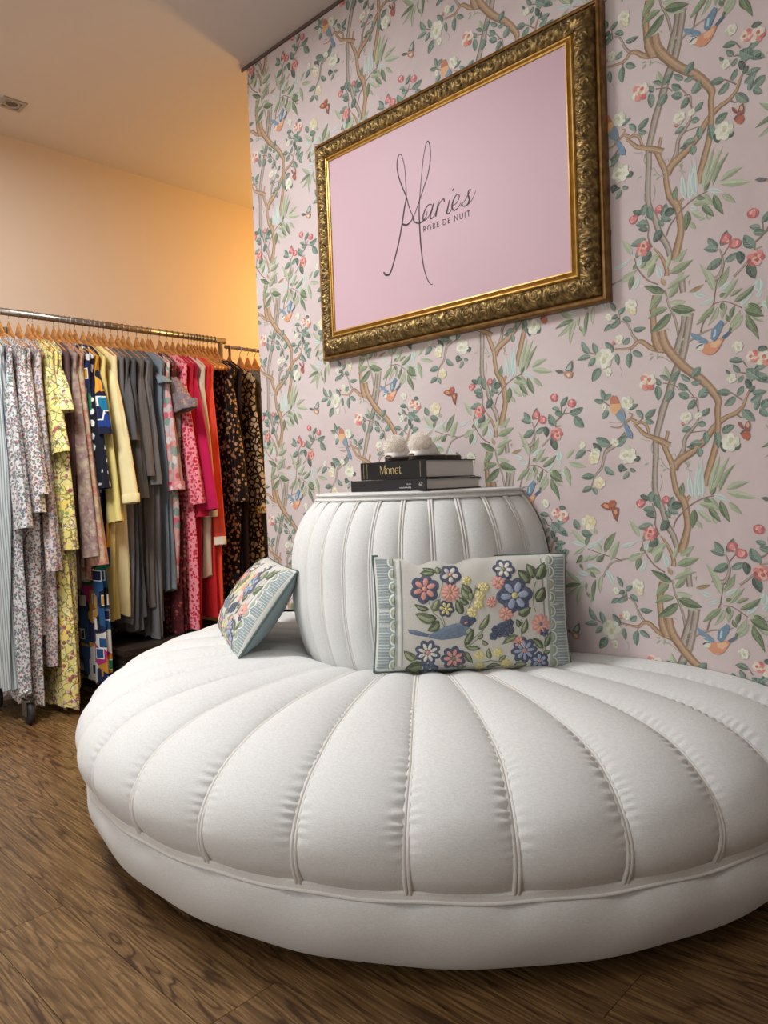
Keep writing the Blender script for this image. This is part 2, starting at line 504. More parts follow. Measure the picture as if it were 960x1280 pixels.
PRINT_BRANCHES="""t -7124,6754,172 -7089,6411,141
t -7059,5867,172 -7089,5575,183 -7186,5305,189 -7279,5003,182
t -6933,13042,180 -7028,12529,181 -7144,12042,192 -7338,11644,195 -7469,11261,190 -7643,10820,187 -7747,10466,178 -7846,10095,162 -7861,9658,149 -7895,9250,144 -7897,8839,145 -7843,8574,166 -7739,8380,162 -7631,7971,159 -7463,7654,156 -7383,7366,143
n -7757,6483,183 -7842,6063,175 -7823,5620,182 -7785,5357,215 -7686,5131,236
n -7631,12744,205 -7575,12420,224 -7357,12073,231 -7080,11751,224 -6807,11519,216 -6566,11267,206 -6332,10910,182 -6343,10676,140 -6347,10209,143 -6409,9800,157 -6525,9419,161 -6642,9033,155 -6673,8866,144
n -7531,10260,80 -7611,9992,97 -7670,9967,107
n -7847,10052,126 -7670,9967,143 -7587,9759,142 -7450,9405,141 -7433,9145,139 -7377,8827,161 -7322,8723,190 -7184,8491,188 -7128,8205,171 -7107,7890,175 -7191,7544,208 -7285,7224,222
n -7010,8660,56 -7097,8576,88 -7170,8462,118
n -7423,9318,223 -7274,9512,204 -6902,9747,182 -6621,10008,164 -6426,10271,145 -6157,10467,123 -5947,10542,106 -5791,10675,92 -5752,10740,70 -5672,10946,56 -5555,11145,42
t -7332,9486,150 -7169,9763,121 -7119,10044,105 -6946,10257,91 -6832,10388,68 -6801,10525,38 -6792,10959,23
s -5922,10526,45 -5808,10435,32 -5644,10434,19
s -6976,10175,28 -6809,10190,22 -6617,10189,17
n -7500,9898,168 -7732,10044,146 -7939,10131,124 -8149,10235,110 -8298,10394,91 -8389,10491,69
n -8420,10479,90 -8233,10537,73 -8082,10436,84 -8026,10255,71 -7968,10163,66
n -8356,10562,107 -8479,10633,70 -8606,10584,71 -8801,10450,45 -9059,10486,28
n -8606,10584,61 -8445,10734,43 -8537,10802,34
t -8615,10270,173 -8778,10131,153 -9009,9965,133 -9192,9854,116 -9264,9674,87 -9337,9430,73 -9528,9221,53 -9639,8944,30
s -9746,9918,32 -9577,9861,32
n -7571,5084,167 -7589,5095,139 -7883,5190,135 -8119,5387,121 -8271,5411,97 -8430,5289,81 -8681,5298,58 -8872,5328,48
t -8241,5406,85 -8390,5607,71 -8463,5796,57 -8537,5928,48 -8693,6015,33
s -8734,5946,40 -8895,5933,20
s -8718,5947,33 -8727,6176,20
s -9382,5253,33 -9598,5353,25
s -8430,5289,31 -8481,5119,23
t -7163,5075,65 -6862,5283,54 -6528,5406,41 -6259,5435,33 -6086,5510,29
t -7518,6557,41 -7454,6211,53 -7343,5958,63 -7264,5674,67 -7213,5360,73
s -6693,5388,42 -6619,5623,41 -6394,5996,36 -6350,6210,28 -6289,6550,25
s -6394,5996,26 -6115,6007,28 -5756,5792,26
s -10862,9185,31 -10709,9242,31 -10485,9333,31
s -7458,7857,38 -7365,8089,38 -7044,8404,36 -6706,8584,30 -6380,8648,26
t -6557,6617,127 -6289,6578,119 -6165,6795,83 -6161,7017,52 -6222,7236,33
s -6146,7073,34 -5985,7286,30
t -11126,10107,60 -10840,10357,52 -10710,10580,44 -10511,10644,33
s -10685,10570,28 -10659,10679,28
n -7787,7647,42 -7615,7417,82 -7477,7072,112 -7481,6897,126
s -7981,8471,34 -7898,8205,33 -7919,7940,37 -7821,7676,46
t -9373,6522,63 -9163,6876,57 -8865,6997,43 -8512,7088,37 -8197,7221,32
s -8282,7517,30 -8197,7221,36 -7961,6903,40 -7695,6739,41
s -9793,7258,24 -9389,7131,27 -9059,7051,31 -8834,6983,35
s -10824,10728,44 -10564,10834,45 -10485,11019,36 -10497,11212,30
s -10564,10834,46 -10343,10974,27 -10098,10856,26
s -10452,10920,38 -10320,11130,28
s -9268,11195,36 -9043,11019,35
s -8154,10633,29 -8294,10542,33
s -6956,11033,25 -6818,10990,30 -6835,10852,26 -6770,10678,32
s -7036,11239,27 -6927,11086,27 -6860,10995,27
s -7634,11453,29 -7345,11361,27 -7234,11234,24
s -6041,11041,30 -5914,10946,33 -5775,10823,37
s -5827,11472,27 -5701,11429,37 -5553,11251,43
s -5758,11730,28 -5672,11585,35
v -7830,9511,21 -7739,9593,18 -7683,9474,20 -7597,9354,21 -7482,9292,20
v -7473,9666,18 -7385,9690,18 -7358,9602,14
v -7133,9448,14 -7021,9414,13 -7108,9304,14 -6969,9242,15
v -7943,9985,18 -7977,9841,16 -7920,9691,19
v -7753,9186,18 -7713,9010,16 -7778,8778,18
v -7966,9076,18 -8000,8930,15 -7959,8752,18
v -8244,10124,16 -8122,10071,15 -8001,10048,14
v -8670,10545,18 -8861,10591,15 -9088,10595,12
v -7795,4945,15 -7618,4934,17 -7390,4758,16
v -10343,7659,15 -10200,7678,17 -10063,7536,19
v -6972,6620,16 -6914,6680,15 -6945,6564,14
v -8757,4861,17 -8697,4733,12 -8732,4618,12"""
PRINT_CREATURES=[((0.82, 0.56, 0.42), [(-6667, 5098), (-6545, 5120), (-6384, 5122), (-6224, 5191), (-6172, 5142), (-6227, 5028), (-6309, 4905), (-6417, 4826), (-6551, 4832), (-6658, 4903), (-6697, 4992)]), ((0.86, 0.7, 0.55), [(-6465, 5093), (-6251, 5146), (-6221, 5082), (-6334, 4964), (-6467, 4998)]), ((0.84, 0.85, 0.8), [(-6806, 5023), (-6790, 5104), (-6721, 5148), (-6626, 5119), (-6614, 5021), (-6670, 4955), (-6766, 4970)]), ((0.2, 0.27, 0.33), [(-6811, 5043), (-6730, 5103), (-6640, 5108), (-6632, 5082), (-6709, 5072), (-6787, 5012)]), ((0.44, 0.58, 0.66), [(-6775, 5171), (-6651, 5234), (-6544, 5167), (-6532, 5090), (-6613, 5103), (-6735, 5137)]), ((0.42, 0.55, 0.64), [(-6949, 5436), (-6812, 5371), (-6677, 5287), (-6543, 5183), (-6572, 5124), (-6733, 5214), (-6856, 5245), (-6910, 5332)]), ((0.38, 0.52, 0.62), [(-6228, 5598), (-6164, 5538), (-6198, 5403), (-6289, 5229), (-6384, 5113), (-6462, 5203), (-6445, 5364), (-6377, 5461), (-6296, 5529)]), ((0.66, 0.78, 0.8), [(-6378, 5407), (-6330, 5399), (-6349, 5239), (-6408, 5216)]), ((0.27, 0.38, 0.47), [(-6218, 5195), (-6038, 5322), (-5995, 5274), (-6106, 5185), (-6177, 5142)]), ((0.72, 0.44, 0.32), [(-9037, 11246), (-8970, 11291), (-8858, 11266), (-8807, 11146), (-8752, 11035), (-9042, 11050), (-9050, 11142)]), ((0.85, 0.66, 0.46), [(-9048, 11075), (-8767, 11064), (-8722, 10972), (-8725, 10882), (-8791, 10807), (-8888, 10777), (-9000, 10833), (-9045, 10959)]), ((0.46, 0.57, 0.63), [(-8904, 10791), (-8722, 10970), (-8647, 10812), (-8615, 10585), (-8733, 10586), (-8852, 10675)]), ((0.4, 0.53, 0.63), [(-8696, 10547), (-8601, 10539), (-8451, 10258), (-8467, 10134), (-8570, 10171), (-8650, 10363)]), ((0.55, 0.28, 0.24), [(-5887, 10348), (-5836, 10330), (-5787, 10245), (-5745, 10148), (-5826, 10194), (-5876, 10266)]), ((0.52, 0.3, 0.25), [(-5754, 10202), (-5717, 10320), (-5645, 10351), (-5617, 10231), (-5637, 10112), (-5731, 10106)]), ((0.8, 0.66, 0.54), [(-5718, 10226), (-5692, 10304), (-5654, 10314), (-5640, 10233), (-5674, 10182)]), ((0.68, 0.36, 0.24), [(-5814, 10134), (-5650, 10095), (-5622, 9991), (-5679, 9901), (-5775, 9940), (-5829, 10033)]), ((0.35, 0.3, 0.38), [(-5854, 10075), (-5750, 10161), (-5730, 10128), (-5829, 10033)]), ((0.58, 0.31, 0.2), [(-9390, 8438), (-9281, 8509), (-9149, 8489), (-9106, 8291), (-9253, 8329), (-9352, 8376)]), ((0.8, 0.56, 0.38), [(-9317, 8438), (-9249, 8474), (-9167, 8437), (-9153, 8359), (-9252, 8366)]), ((0.64, 0.34, 0.2), [(-9166, 8483), (-9114, 8559), (-8983, 8567), (-8947, 8481), (-9022, 8359), (-9120, 8359)]), ((0.52, 0.28, 0.2), [(-9094, 8359), (-8956, 8383), (-8869, 8358), (-8890, 8205), (-8925, 8098), (-8928, 7997), (-9020, 8083), (-9065, 8236)]), ((0.82, 0.6, 0.42), [(-9024, 8297), (-8932, 8321), (-8922, 8221), (-8978, 8175)]), ((0.34, 0.38, 0.38), [(-10636, 5002), (-10519, 5021), (-10370, 4963), (-10407, 4914), (-10540, 4925)]), ((0.36, 0.42, 0.42), [(-10341, 4978), (-10229, 5127), (-10099, 5225), (-10087, 5045), (-10137, 4919), (-10235, 4933)]), ((0.66, 0.72, 0.68), [(-10287, 4993), (-10201, 5108), (-10137, 5146), (-10141, 5021), (-10199, 4959)]), ((0.72, 0.52, 0.4), [(-10385, 4937), (-10200, 4934), (-10088, 4894), (-10128, 4767), (-10234, 4743), (-10346, 4821)]), ((0.8, 0.8, 0.72), [(-10309, 4870), (-10201, 4887), (-10161, 4819), (-10233, 4781)])]
PRINT_U,PRINT_V=0.5204,0.7150
SIGN_STROKES=[([(-1.6555, 1.6101), (-1.6449, 1.5986), (-1.6262, 1.6008), (-1.6059, 1.6385), (-1.5853, 1.6861), (-1.5683, 1.739), (-1.5552, 1.7873), (-1.5467, 1.8158), (-1.5462, 1.8672), (-1.5488, 1.9143), (-1.5577, 1.9481), (-1.5658, 1.957), (-1.5755, 1.9488), (-1.5803, 1.9245), (-1.5748, 1.8916), (-1.5623, 1.8567), (-1.5464, 1.8209), (-1.5344, 1.7814), (-1.5156, 1.7392)], [1.6, 2.4, 1.8, 1.6, 1.6, 1.7, 1.7, 1.4, 0.8, 0.7, 0.8, 1, 1.2, 1.2, 1.3, 1.4, 1.3, 1, 0.8]), ([(-1.5682, 1.7416), (-1.5508, 1.7333), (-1.5331, 1.7373), (-1.5148, 1.7554), (-1.4961, 1.7858), (-1.4739, 1.8248), (-1.4555, 1.8593), (-1.4436, 1.9004), (-1.4431, 1.94), (-1.4495, 1.9572), (-1.4577, 1.9525), (-1.4694, 1.9189), (-1.48, 1.867), (-1.4896, 1.8092), (-1.4953, 1.7601), (-1.4949, 1.6989), (-1.4926, 1.6474), (-1.4852, 1.5895), (-1.4735, 1.5513), (-1.461, 1.5308), (-1.4512, 1.5277)], [1.9, 1.9, 1.4, 0.9, 0.9, 1, 1, 1, 1, 1.1, 0.9, 0.7, 0.7, 0.8, 1.4, 1.6, 1.5, 1.2, 1, 0.9, 0.7]), ([(-1.5239, 1.7528), (-1.5172, 1.7355), (-1.4991, 1.7245), (-1.4799, 1.7274), (-1.468, 1.7373), (-1.4627, 1.7509)], [0.9, 1.2, 1.5, 1.4, 0.8, 0.6]), ([(-1.4421, 1.7642), (-1.4551, 1.7689), (-1.4689, 1.7603), (-1.4792, 1.7429), (-1.4798, 1.7304), (-1.4719, 1.7268), (-1.4581, 1.7346), (-1.4453, 1.7511)], [0.8, 1, 1.3, 1.5, 1.4, 1, 0.7, 0.6]), ([(-1.4366, 1.7676), (-1.444, 1.7507), (-1.4514, 1.7352), (-1.4492, 1.7246), (-1.4385, 1.7282), (-1.428, 1.7412)], [1, 1.7, 1.8, 1.2, 0.7, 0.5]), ([(-1.428, 1.7412), (-1.417, 1.7679), (-1.423, 1.7498), (-1.4307, 1.726)], [0.5, 0.8, 1.6, 1.8]), ([(-1.4261, 1.7407), (-1.4141, 1.7596), (-1.404, 1.7681), (-1.3963, 1.7678), (-1.3954, 1.7592)], [0.6, 0.6, 0.8, 1.4, 1.3]), ([(-1.3756, 1.7598), (-1.3829, 1.7384), (-1.3873, 1.7258), (-1.3805, 1.721), (-1.3687, 1.7304)], [0.8, 1.6, 1.6, 1.1, 0.5]), ([(-1.367, 1.7387), (-1.3512, 1.743), (-1.34, 1.7552), (-1.3402, 1.7664), (-1.3521, 1.7646), (-1.3634, 1.7499), (-1.3666, 1.7347), (-1.3589, 1.7247), (-1.3449, 1.7285), (-1.3326, 1.7405)], [0.6, 0.6, 0.8, 0.8, 0.9, 1.5, 1.7, 1.2, 0.7, 0.5]), ([(-1.3362, 1.7299), (-1.3172, 1.7437), (-1.3012, 1.7606), (-1.2962, 1.7662), (-1.304, 1.7662), (-1.3063, 1.7549), (-1.3028, 1.7386), (-1.3118, 1.7268), (-1.3252, 1.7273), (-1.3316, 1.7354)], [0.5, 0.5, 0.6, 0.8, 0.8, 1.4, 1.7, 1.2, 1, 1.3]), ([(-1.3118, 1.7254), (-1.2932, 1.7358), (-1.2773, 1.7596)], [0.4, 0.4, 0.3]), ([(-1.363, 1.7868), (-1.3612, 1.7853), (-1.3594, 1.7838)], [2, 2.4, 2])]
# small line under the name: left end, right end of baseline
SIGN_SMALL=[(-1.4803, 1.6911), (-1.3013, 1.6883), (-1.4795, 1.7091)]
EMBROIDERY=[('stem', 'sage', 1.2, [(141, 178), (152, 151), (171, 133), (179, 112)]), ('stem', 'sage', 1.2, [(171, 184), (168, 160), (180, 125), (180, 112)]), ('stem', 'sage', 1.2, [(170, 255), (178, 228), (168, 187)]), ('stem', 'sage', 1.5, [(262, 217), (256, 190), (233, 143)]), ('stem', 'sage', 1.2, [(230, 61), (257, 87), (278, 107)]), ('stem', 'sage', 1.5, [(420, 226), (411, 199), (410, 165), (415, 148)]), ('stem', 'sage', 1.5, [(374, 89), (380, 116), (375, 129)]), ('stem', 'sage', 1.5, [(261, 12), (294, 24), (326, 19)]), ('stem', 'sage', 1.2, [(431, 48), (436, 65), (448, 92)]), ('stem', 'sage', 1.5, [(233, 61), (261, 80), (279, 107)]), ('stem', 'sage', 1.2, [(75, 55), (103, 33)]), ('stem', 'sage', 1.2, [(324, 67), (364, 89)]), ('leaf', 'a', 160, 253, 120, 251, 17.6), ('leaf', 'a', 160, 258, 128, 266, 11.2), ('leaf', 'a', 173, 249, 164, 269, 16.0), ('leaf', 'a', 157, 126, 105, 148, 22.4), ('leaf', 'a', 161, 136, 125, 131, 19.2), ('leaf', 'a', 167, 129, 136, 104, 19.2), ('leaf', 'a', 153, 152, 168, 184, 19.2), ('leaf', 'a', 142, 158, 104, 172, 12.8), ('leaf', 'a', 226, 143, 212, 182, 17.6), ('leaf', 'a', 243, 170, 219, 188, 14.4), ('leaf', 'a', 249, 183, 225, 213, 19.2), ('leaf', 'a', 253, 197, 226, 222, 14.4), ('leaf', 'a', 277, 209, 261, 208, 9.6), ('leaf', 'a', 230, 65, 253, 108, 16.0), ('leaf', 'a', 236, 58, 271, 58, 11.2), ('leaf', 'a', 232, 51, 252, 18, 14.4), ('leaf', 'a', 109, 30, 75, 55, 19.2), ('leaf', 'a', 130, 15, 78, 4, 32.0), ('leaf', 'a', 212, 1, 238, 10, 9.6), ('leaf', 'a', 403, 220, 374, 257, 25.6), ('leaf', 'a', 414, 233, 400, 274, 24.0), ('leaf', 'a', 423, 229, 448, 277, 27.2), ('leaf', 'a', 418, 172, 444, 211, 25.6), ('leaf', 'a', 369, 140, 403, 159, 22.4), ('leaf', 'a', 369, 109, 363, 130, 12.8), ('leaf', 'a', 374, 92, 391, 132, 14.4), ('leaf', 'a', 367, 89, 324, 67, 14.4), ('leaf', 'a', 266, 104, 293, 144, 14.4), ('leaf', 'a', 262, 82, 278, 93, 9.6), ('leaf', 'a', 290, 67, 273, 80, 9.6), ('leaf', 'a', 233, 61, 270, 56, 9.6), ('leaf', 'a', 232, 48, 252, 18, 14.4), ('leaf', 'a', 296, 28, 291, 59, 12.8), ('leaf', 'a', 319, 18, 337, 39, 11.2), ('leaf', 'a', 432, 55, 405, 82, 16.0), ('leaf', 'a', 437, 57, 455, 98, 14.4), ('leaf', 'a', 432, 43, 453, 49, 11.2), ('leaf', 'a', 286, 4, 325, 11, 11.2), ('leaf', 'a', 356, 1, 392, 13, 19.2), ('leaf', 'a', 245, 201, 246, 177, 19.2), ('leaf', 'a', 236, 92, 250, 108, 19.2), ('flower', 'navy', 132, 210, 34.6, 6, 'pink', 'pink'), ('flower', 'pink', 197, 200, 22.4, 12, 'pinklight', 'gold'), ('flower', 'navy', 185, 159, 19.9, 6, 'yellow', 'yellow'), ('flower', 'navy', 199, 246, 25.6, 5, 'white', 'pink'), ('flower', 'navy', 137, 49, 30.4, 8, 'white', 'pink'), ('flower', 'navy', 202, 33, 29.5, 7, 'pink', 'olive'), ('flower', 'navy', 144, 2, 19.9, 6, 'blue', 'white'), ('flower', 'navy', 338, 259, 26.3, 6, 'white', 'olive'), ('flower', 'navy', 361, 190, 43.2, 6, 'bluelight', 'yellow'), ('flower', 'pink', 321, 224, 16.7, 8, 'pinklight', 'pink'), ('flower', 'pink', 301, 174, 13.5, 8, 'pinklight', 'pink'), ('flower', 'pink', 337, 145, 17.6, 8, 'pinklight', 'pink'), ('flower', 'pink', 428, 117, 24.0, 9, 'pinklight', 'blue'), ('flower', 'navy', 436, 99, 12.8, 7, 'navy', 'blue'), ('flower', 'navy', 382, 51, 31.4, 8, 'bluelight', 'pink'), ('flower', 'navy', 423, 22, 23.1, 6, 'bluelight', 'pink'), ('flower', 'pink', 369, 72, 14.4, 7, 'pinklight', 'gold'), ('flower', 'yellow', 240, 230, 10.9, 6, 'yellowlight', 'yellow'), ('flower', 'yellow', 278, 213, 10.9, 6, 'yellowlight', 'yellow'), ('flower', 'yellow', 272, 189, 10.9, 6, 'yellowlight', 'yellow'), ('flower', 'yellow', 267, 169, 10.9, 6, 'yellowlight', 'yellow'), ('flower', 'yellow', 249, 147, 10.9, 6, 'yellowlight', 'yellow'), ('flower', 'yellow', 266, 39, 10.9, 6, 'yellowlight', 'yellow'), ('flower', 'yellow', 285, 212, 12.2, 6, 'yellowlight', 'yellow'), ('flower', 'yellow', 273, 191, 12.2, 6, 'yellowlight', 'yellow'), ('flower', 'yellow', 268, 169, 12.2, 6, 'yellowlight', 'yellow'), ('flower', 'yellow', 250, 149, 12.2, 6, 'yellowlight', 'yellow'), ('flower', 'yellow', 268, 39, 12.2, 6, 'yellowlight', 'yellow'), ('flower', 'yellow', 314, 46, 12.2, 6, 'yellowlight', 'yellow'), ('flower', 'yellow', 337, 16, 12.2, 6, 'yellowlight', 'yellow'), ('flower', 'yellow', 270, 7, 12.2, 6, 'yellowlight', 'yellow'), ('flower', 'navy', 303, 89, 10.2, 5, 'navy', 'blue'), ('flower', 'navy', 309, 105, 10.2, 5, 'navy', 'blue'), ('flower', 'navy', 323, 112, 10.2, 5, 'navy', 'blue'), ('flower', 'navy', 338, 118, 10.2, 5, 'navy', 'blue'), ('flower', 'navy', 346, 104, 10.2, 5, 'navy', 'blue'), ('flower', 'navy', 333, 97, 10.2, 5, 'navy', 'blue'), ('flower', 'navy', 320, 96, 10.2, 5, 'navy', 'blue'), ('flower', 'navy', 345, 121, 10.2, 5, 'navy', 'blue'), ('patch', 'blue', [(85, 108), (104, 107), (142, 96), (138, 89), (110, 93), (91, 98)]), ('patch', 'blue2', [(138, 89), (144, 96), (175, 112), (209, 122), (228, 123), (243, 109), (239, 95), (212, 85), (173, 81), (148, 85)]), ('patch', 'navy', [(218, 123), (223, 139), (239, 143), (258, 135), (261, 128), (243, 112), (227, 113)]), ('patch', 'pink', [(223, 123), (229, 133), (245, 134), (253, 129), (240, 116), (227, 116)])]
# ------------------------------------------------------------------ the room
M['edge_shade'] = plain('painted ceiling-edge shade', (.36, .30, .28), .8)  # brown tone standing in for the shadow under the ceiling edge
def struct(o): o['kind'] = 'structure'; return o
struct(MB().box((BACK_X-.2, -2.8, -.15), (2.4, 4.4, -.012)).build('floor', M['floor_base']))
floor = bpy.data.objects['floor']
PW, PL = .155, 1.22
pm = MB().box((0, 0, -.012), (PL-.0012, PW-.0012, 0)).build('plank', M['floor'], floor); first = True
row = 0; y = .649-PW*21
while y < 4.2:
    x = -5.82+((row*.47) % 1)*PL
    if row == 22: x = -1.816-PL*3
    while x < 2.2:
        a, b = max(x, BACK_X), min(x+PL, 2.2)
        if b-a > .05 and not (y > 2.0 and a > -1.0):
            if first: o = pm; first = False
            else: o = pm.copy(); C.objects.link(o); o.parent = floor
            o.location = (a, y, 0); o.scale = ((b-a)/PL, 1, 1)
        x += PL
    y += PW; row += 1
struct(MB().box((BACK_X-.2, -2.8, CEIL), (2.4, 4.4, CEIL+.12)).build('ceiling', M['ceiling']))
struct(MB().box((BACK_X-.15, -2.75, 0), (BACK_X, 4.3, CEIL)).build('wall_back', M['cream']))
struct(MB().box((WALL_END, WALL_Y, 0), (2.3, WALL_Y+.14, CEIL)).build('wall_right', M['wallpaper']))
struct(MB().box((BACK_X, 4.2, 0), (-1.0, 4.3, CEIL)).build('wall_alcove', M['cream']))
struct(MB().box((-1.0, WALL_Y+.14, 0), (-.9, 4.3, CEIL)).build('wall_alcove_side', M['cream']))
struct(MB().box((2.2, -2.75, 0), (2.3, WALL_Y, CEIL)).build('wall_near', M['white_wall']))
wl = MB(); wl.box((BACK_X, -2.75, 0), (-3.3, -2.65, CEIL)); wl.box((-.1, -2.75, 0), (2.2, -2.65, CEIL)); wl.box((-3.3, -2.75, 0), (-.1, -2.65, .55)); wl.box((-3.3, -2.75, 2.35), (-.1, -2.65, CEIL))
struct(wl.build('wall_left', M['white_wall']))
fill_win = struct(MB().box((-3.3, -2.75, .55), (-.1, -2.72, 2.35)).build('added_window', M['glow_fill']))  # glowing pane and frame, out of view, added to carry the fill light
fm = MB()
for x in (-3.3, -2.26, -1.2, -.16): fm.box((x, -2.72, .55), (x+.06, -2.64, 2.35))
for z in (.55, 2.29): fm.box((-3.3, -2.72, z), (-.1, -2.64, z+.06))
fm.build('added_window_frame', M['white_frame'], fill_win)
# dark strip painting the shadow along the head of the papered wall
struct(MB().box((WALL_END-.030, WALL_Y-.006, CEIL-.012), (2.2, WALL_Y, CEIL)).build('ceiling_shade_strip', M['edge_shade']))
# recessed square downlight over the clothes rack (switched off in the photograph)
dl = empty('downlight', (-3.281, 1.245, CEIL), 'small square recessed ceiling spotlight with a round eye, above the clothes rack', 'ceiling light')
m = MB()
for a in range(4):
    pass
def ring_frame(m, hw, hi, z0, z1):
    m.box((-hw, -hw, z0), (hw, -hi, z1)); m.box((-hw, hi, z0), (hw, hw, z1)); m.box((-hw, -hi, z0), (-hi, hi, z1)); m.box((hi, -hi, z0), (hw, hi, z1))
ring_frame(m, .047, .032, -.006, 0); m.build('trim_plate', M['plastic'], dl)
MB().lathe([(.034, -.003), (.030, -.007), (.024, -.004), (.022, -.001)], n=28).build('bezel', M['plastic'], dl, True)
MB().lathe([(.0225, -.0022), (.012, -.0012), (.0005, -.001)], n=28).build('lamp_eye', M['lamp_glass'], dl, True)
for k, (x, y) in enumerate(((-2.3, .45), (-.2, -.2))):
    p = empty('ceiling_lamp_panel', (x, y, CEIL), ['square lit ceiling panel above the aisle left of the round seat', 'square lit ceiling panel added for fill above the open floor, unseen'][k], 'ceiling light')
    m = MB(); ring_frame(m, .31, .285, -.03, 0); m.build('frame', M['white_frame'], p)
    MB().box((-.285, -.285, -.02), (.285, .285, -.012)).build('diffuser', M['glow_white'], p)
wlp = empty('pendant_lamp', (-2.75, 3.25, CEIL), 'warm pendant lamp in the alcove behind the papered wall', 'lamp')
MB().lathe([(.0005, 0), (.05, 0), (.05, -.02), (.005, -.024), (.003, -.50), (.02, -.505), (.025, -.54), (.0005, -.545)], n=20).build('cord', M['steel_dark'], wlp, True)
MB().lathe([(.02, -.50), (.09, -.52), (.10, -.54), (.09, -.522), (.02, -.504)], n=24).build('shade', M['gilt'], wlp, True)
# ------------------------------------------------------------------ wallpaper print: flat ink shapes on the paper
def ribbon_quads(P, W):
    P = np.array(P); T = np.gradient(P, axis=0); T /= np.linalg.norm(T, axis=1)[:, None]+1e-9; N = np.c_[-T[:, 1], T[:, 0]]
    return P, N, np.array(W)
class Print:
    def __init__(s): s.P = []; s.c = []; s.l = []
    def poly(s, pts, col, layer): s.P.append(np.array(pts, float)); s.c.append(lin(col)); s.l.append(layer)
    def strip(s, P, W, cols, layer):
        P, N, W = ribbon_quads(P, W); k = len(cols)
        for j, c in enumerate(cols):
            a, b = -.5+j/k, -.5+(j+1)/k
            for i in range(len(P)-1):
                s.poly([P[i]+N[i]*W[i]*a, P[i]+N[i]*W[i]*b, P[i+1]+N[i+1]*W[i+1]*b, P[i+1]+N[i+1]*W[i+1]*a], c, layer)
LEAFC = dict(g=((.31,.42,.38), (.43,.54,.48), (.58,.66,.58), 12), d=((.19,.29,.26), (.28,.39,.34), (.43,.52,.45), 15), k=((.31,.40,.29), (.42,.51,.37), (.57,.63,.47), 10),
             m=((.44,.52,.39), (.55,.62,.47), (.66,.71,.57), 8), l=((.56,.62,.50), (.65,.70,.58), (.75,.78,.68), 6), o=((.55,.46,.32), (.66,.56,.41), (.72,.64,.50), 9), v=((.58,.63,.53), (.64,.69,.59), (.68,.72,.62), 5))
def leaf(pr, kind, a, b, w, r):
    a, b = np.array(a), np.array(b); d = b-a; L = np.hypot(*d); e = d/L; n = np.array([-e[1], e[0]])
    if kind == 'p':
        bend = r.uniform(-.06, .06)
        for q in range(5):
            off = (q-2)/2; pts = []; ws = []
            for i in range(7):
                t = i/6; pts.append(a+e*L*(t*(1-.12*abs(off)))+n*(off*w*.45*math.sin(PI*t**.7)+bend*L*math.sin(PI*t))); ws.append(w*.2*math.sin(PI*min(1, t+.06))**.6+.0004)
            pr.strip(pts, ws, [((.70,.78,.76), (.78,.83,.80), (.66,.75,.74))[q % 3]], 4+.1*q)
        return
    c0, c1, c2, lay = LEAFC[kind]; j = r.uniform(-.035, .035); c0, c1, c2 = [tuple(np.clip(np.array(c)+j, 0, 1)) for c in (c0, c1, c2)]
    if r.random() < .5: c0, c1 = c1, c0
    bend = r.uniform(-.09, .09)*L; pw, ph = (.72, .85) if kind in 'gd' else (.95, .8)
    T = np.linspace(0, 1, 8); mid = [a+d*t+n*bend*math.sin(PI*t) for t in T]
    wl = [w*.5*math.sin(PI*t**ph)**pw if 0 < t < 1 else 0 for t in T]
    wob = [1+r.uniform(-.06, .06) for _ in T]; lay += r.random()*1.6
    pr.poly([m+n*x*q for m, x, q in zip(mid, wl, wob)]+list(reversed(mid))[1:-1], c0, lay)
    pr.poly([m-n*x*q for m, x, q in zip(mid, wl, wob)]+list(reversed(mid))[1:-1], c1, lay)
    if w > .008 and kind != 'v':
        pr.strip(mid[:-1], [.0011*(1-t*.8) for t in T[:-1]], [c2], lay+.4)
        if kind in 'gd':
            for i in (2, 3, 4):
                for sd in (1, -1): pr.strip([mid[i], mid[i]+n*sd*wl[i]*.8+e*wl[i]*.7], [.0007, .0003], [c2], lay+.4)
        else: pr.strip([m+n*x*.5 for m, x in zip(mid, wl)][1:-1], [.0006]*6, [c2], lay+.4)
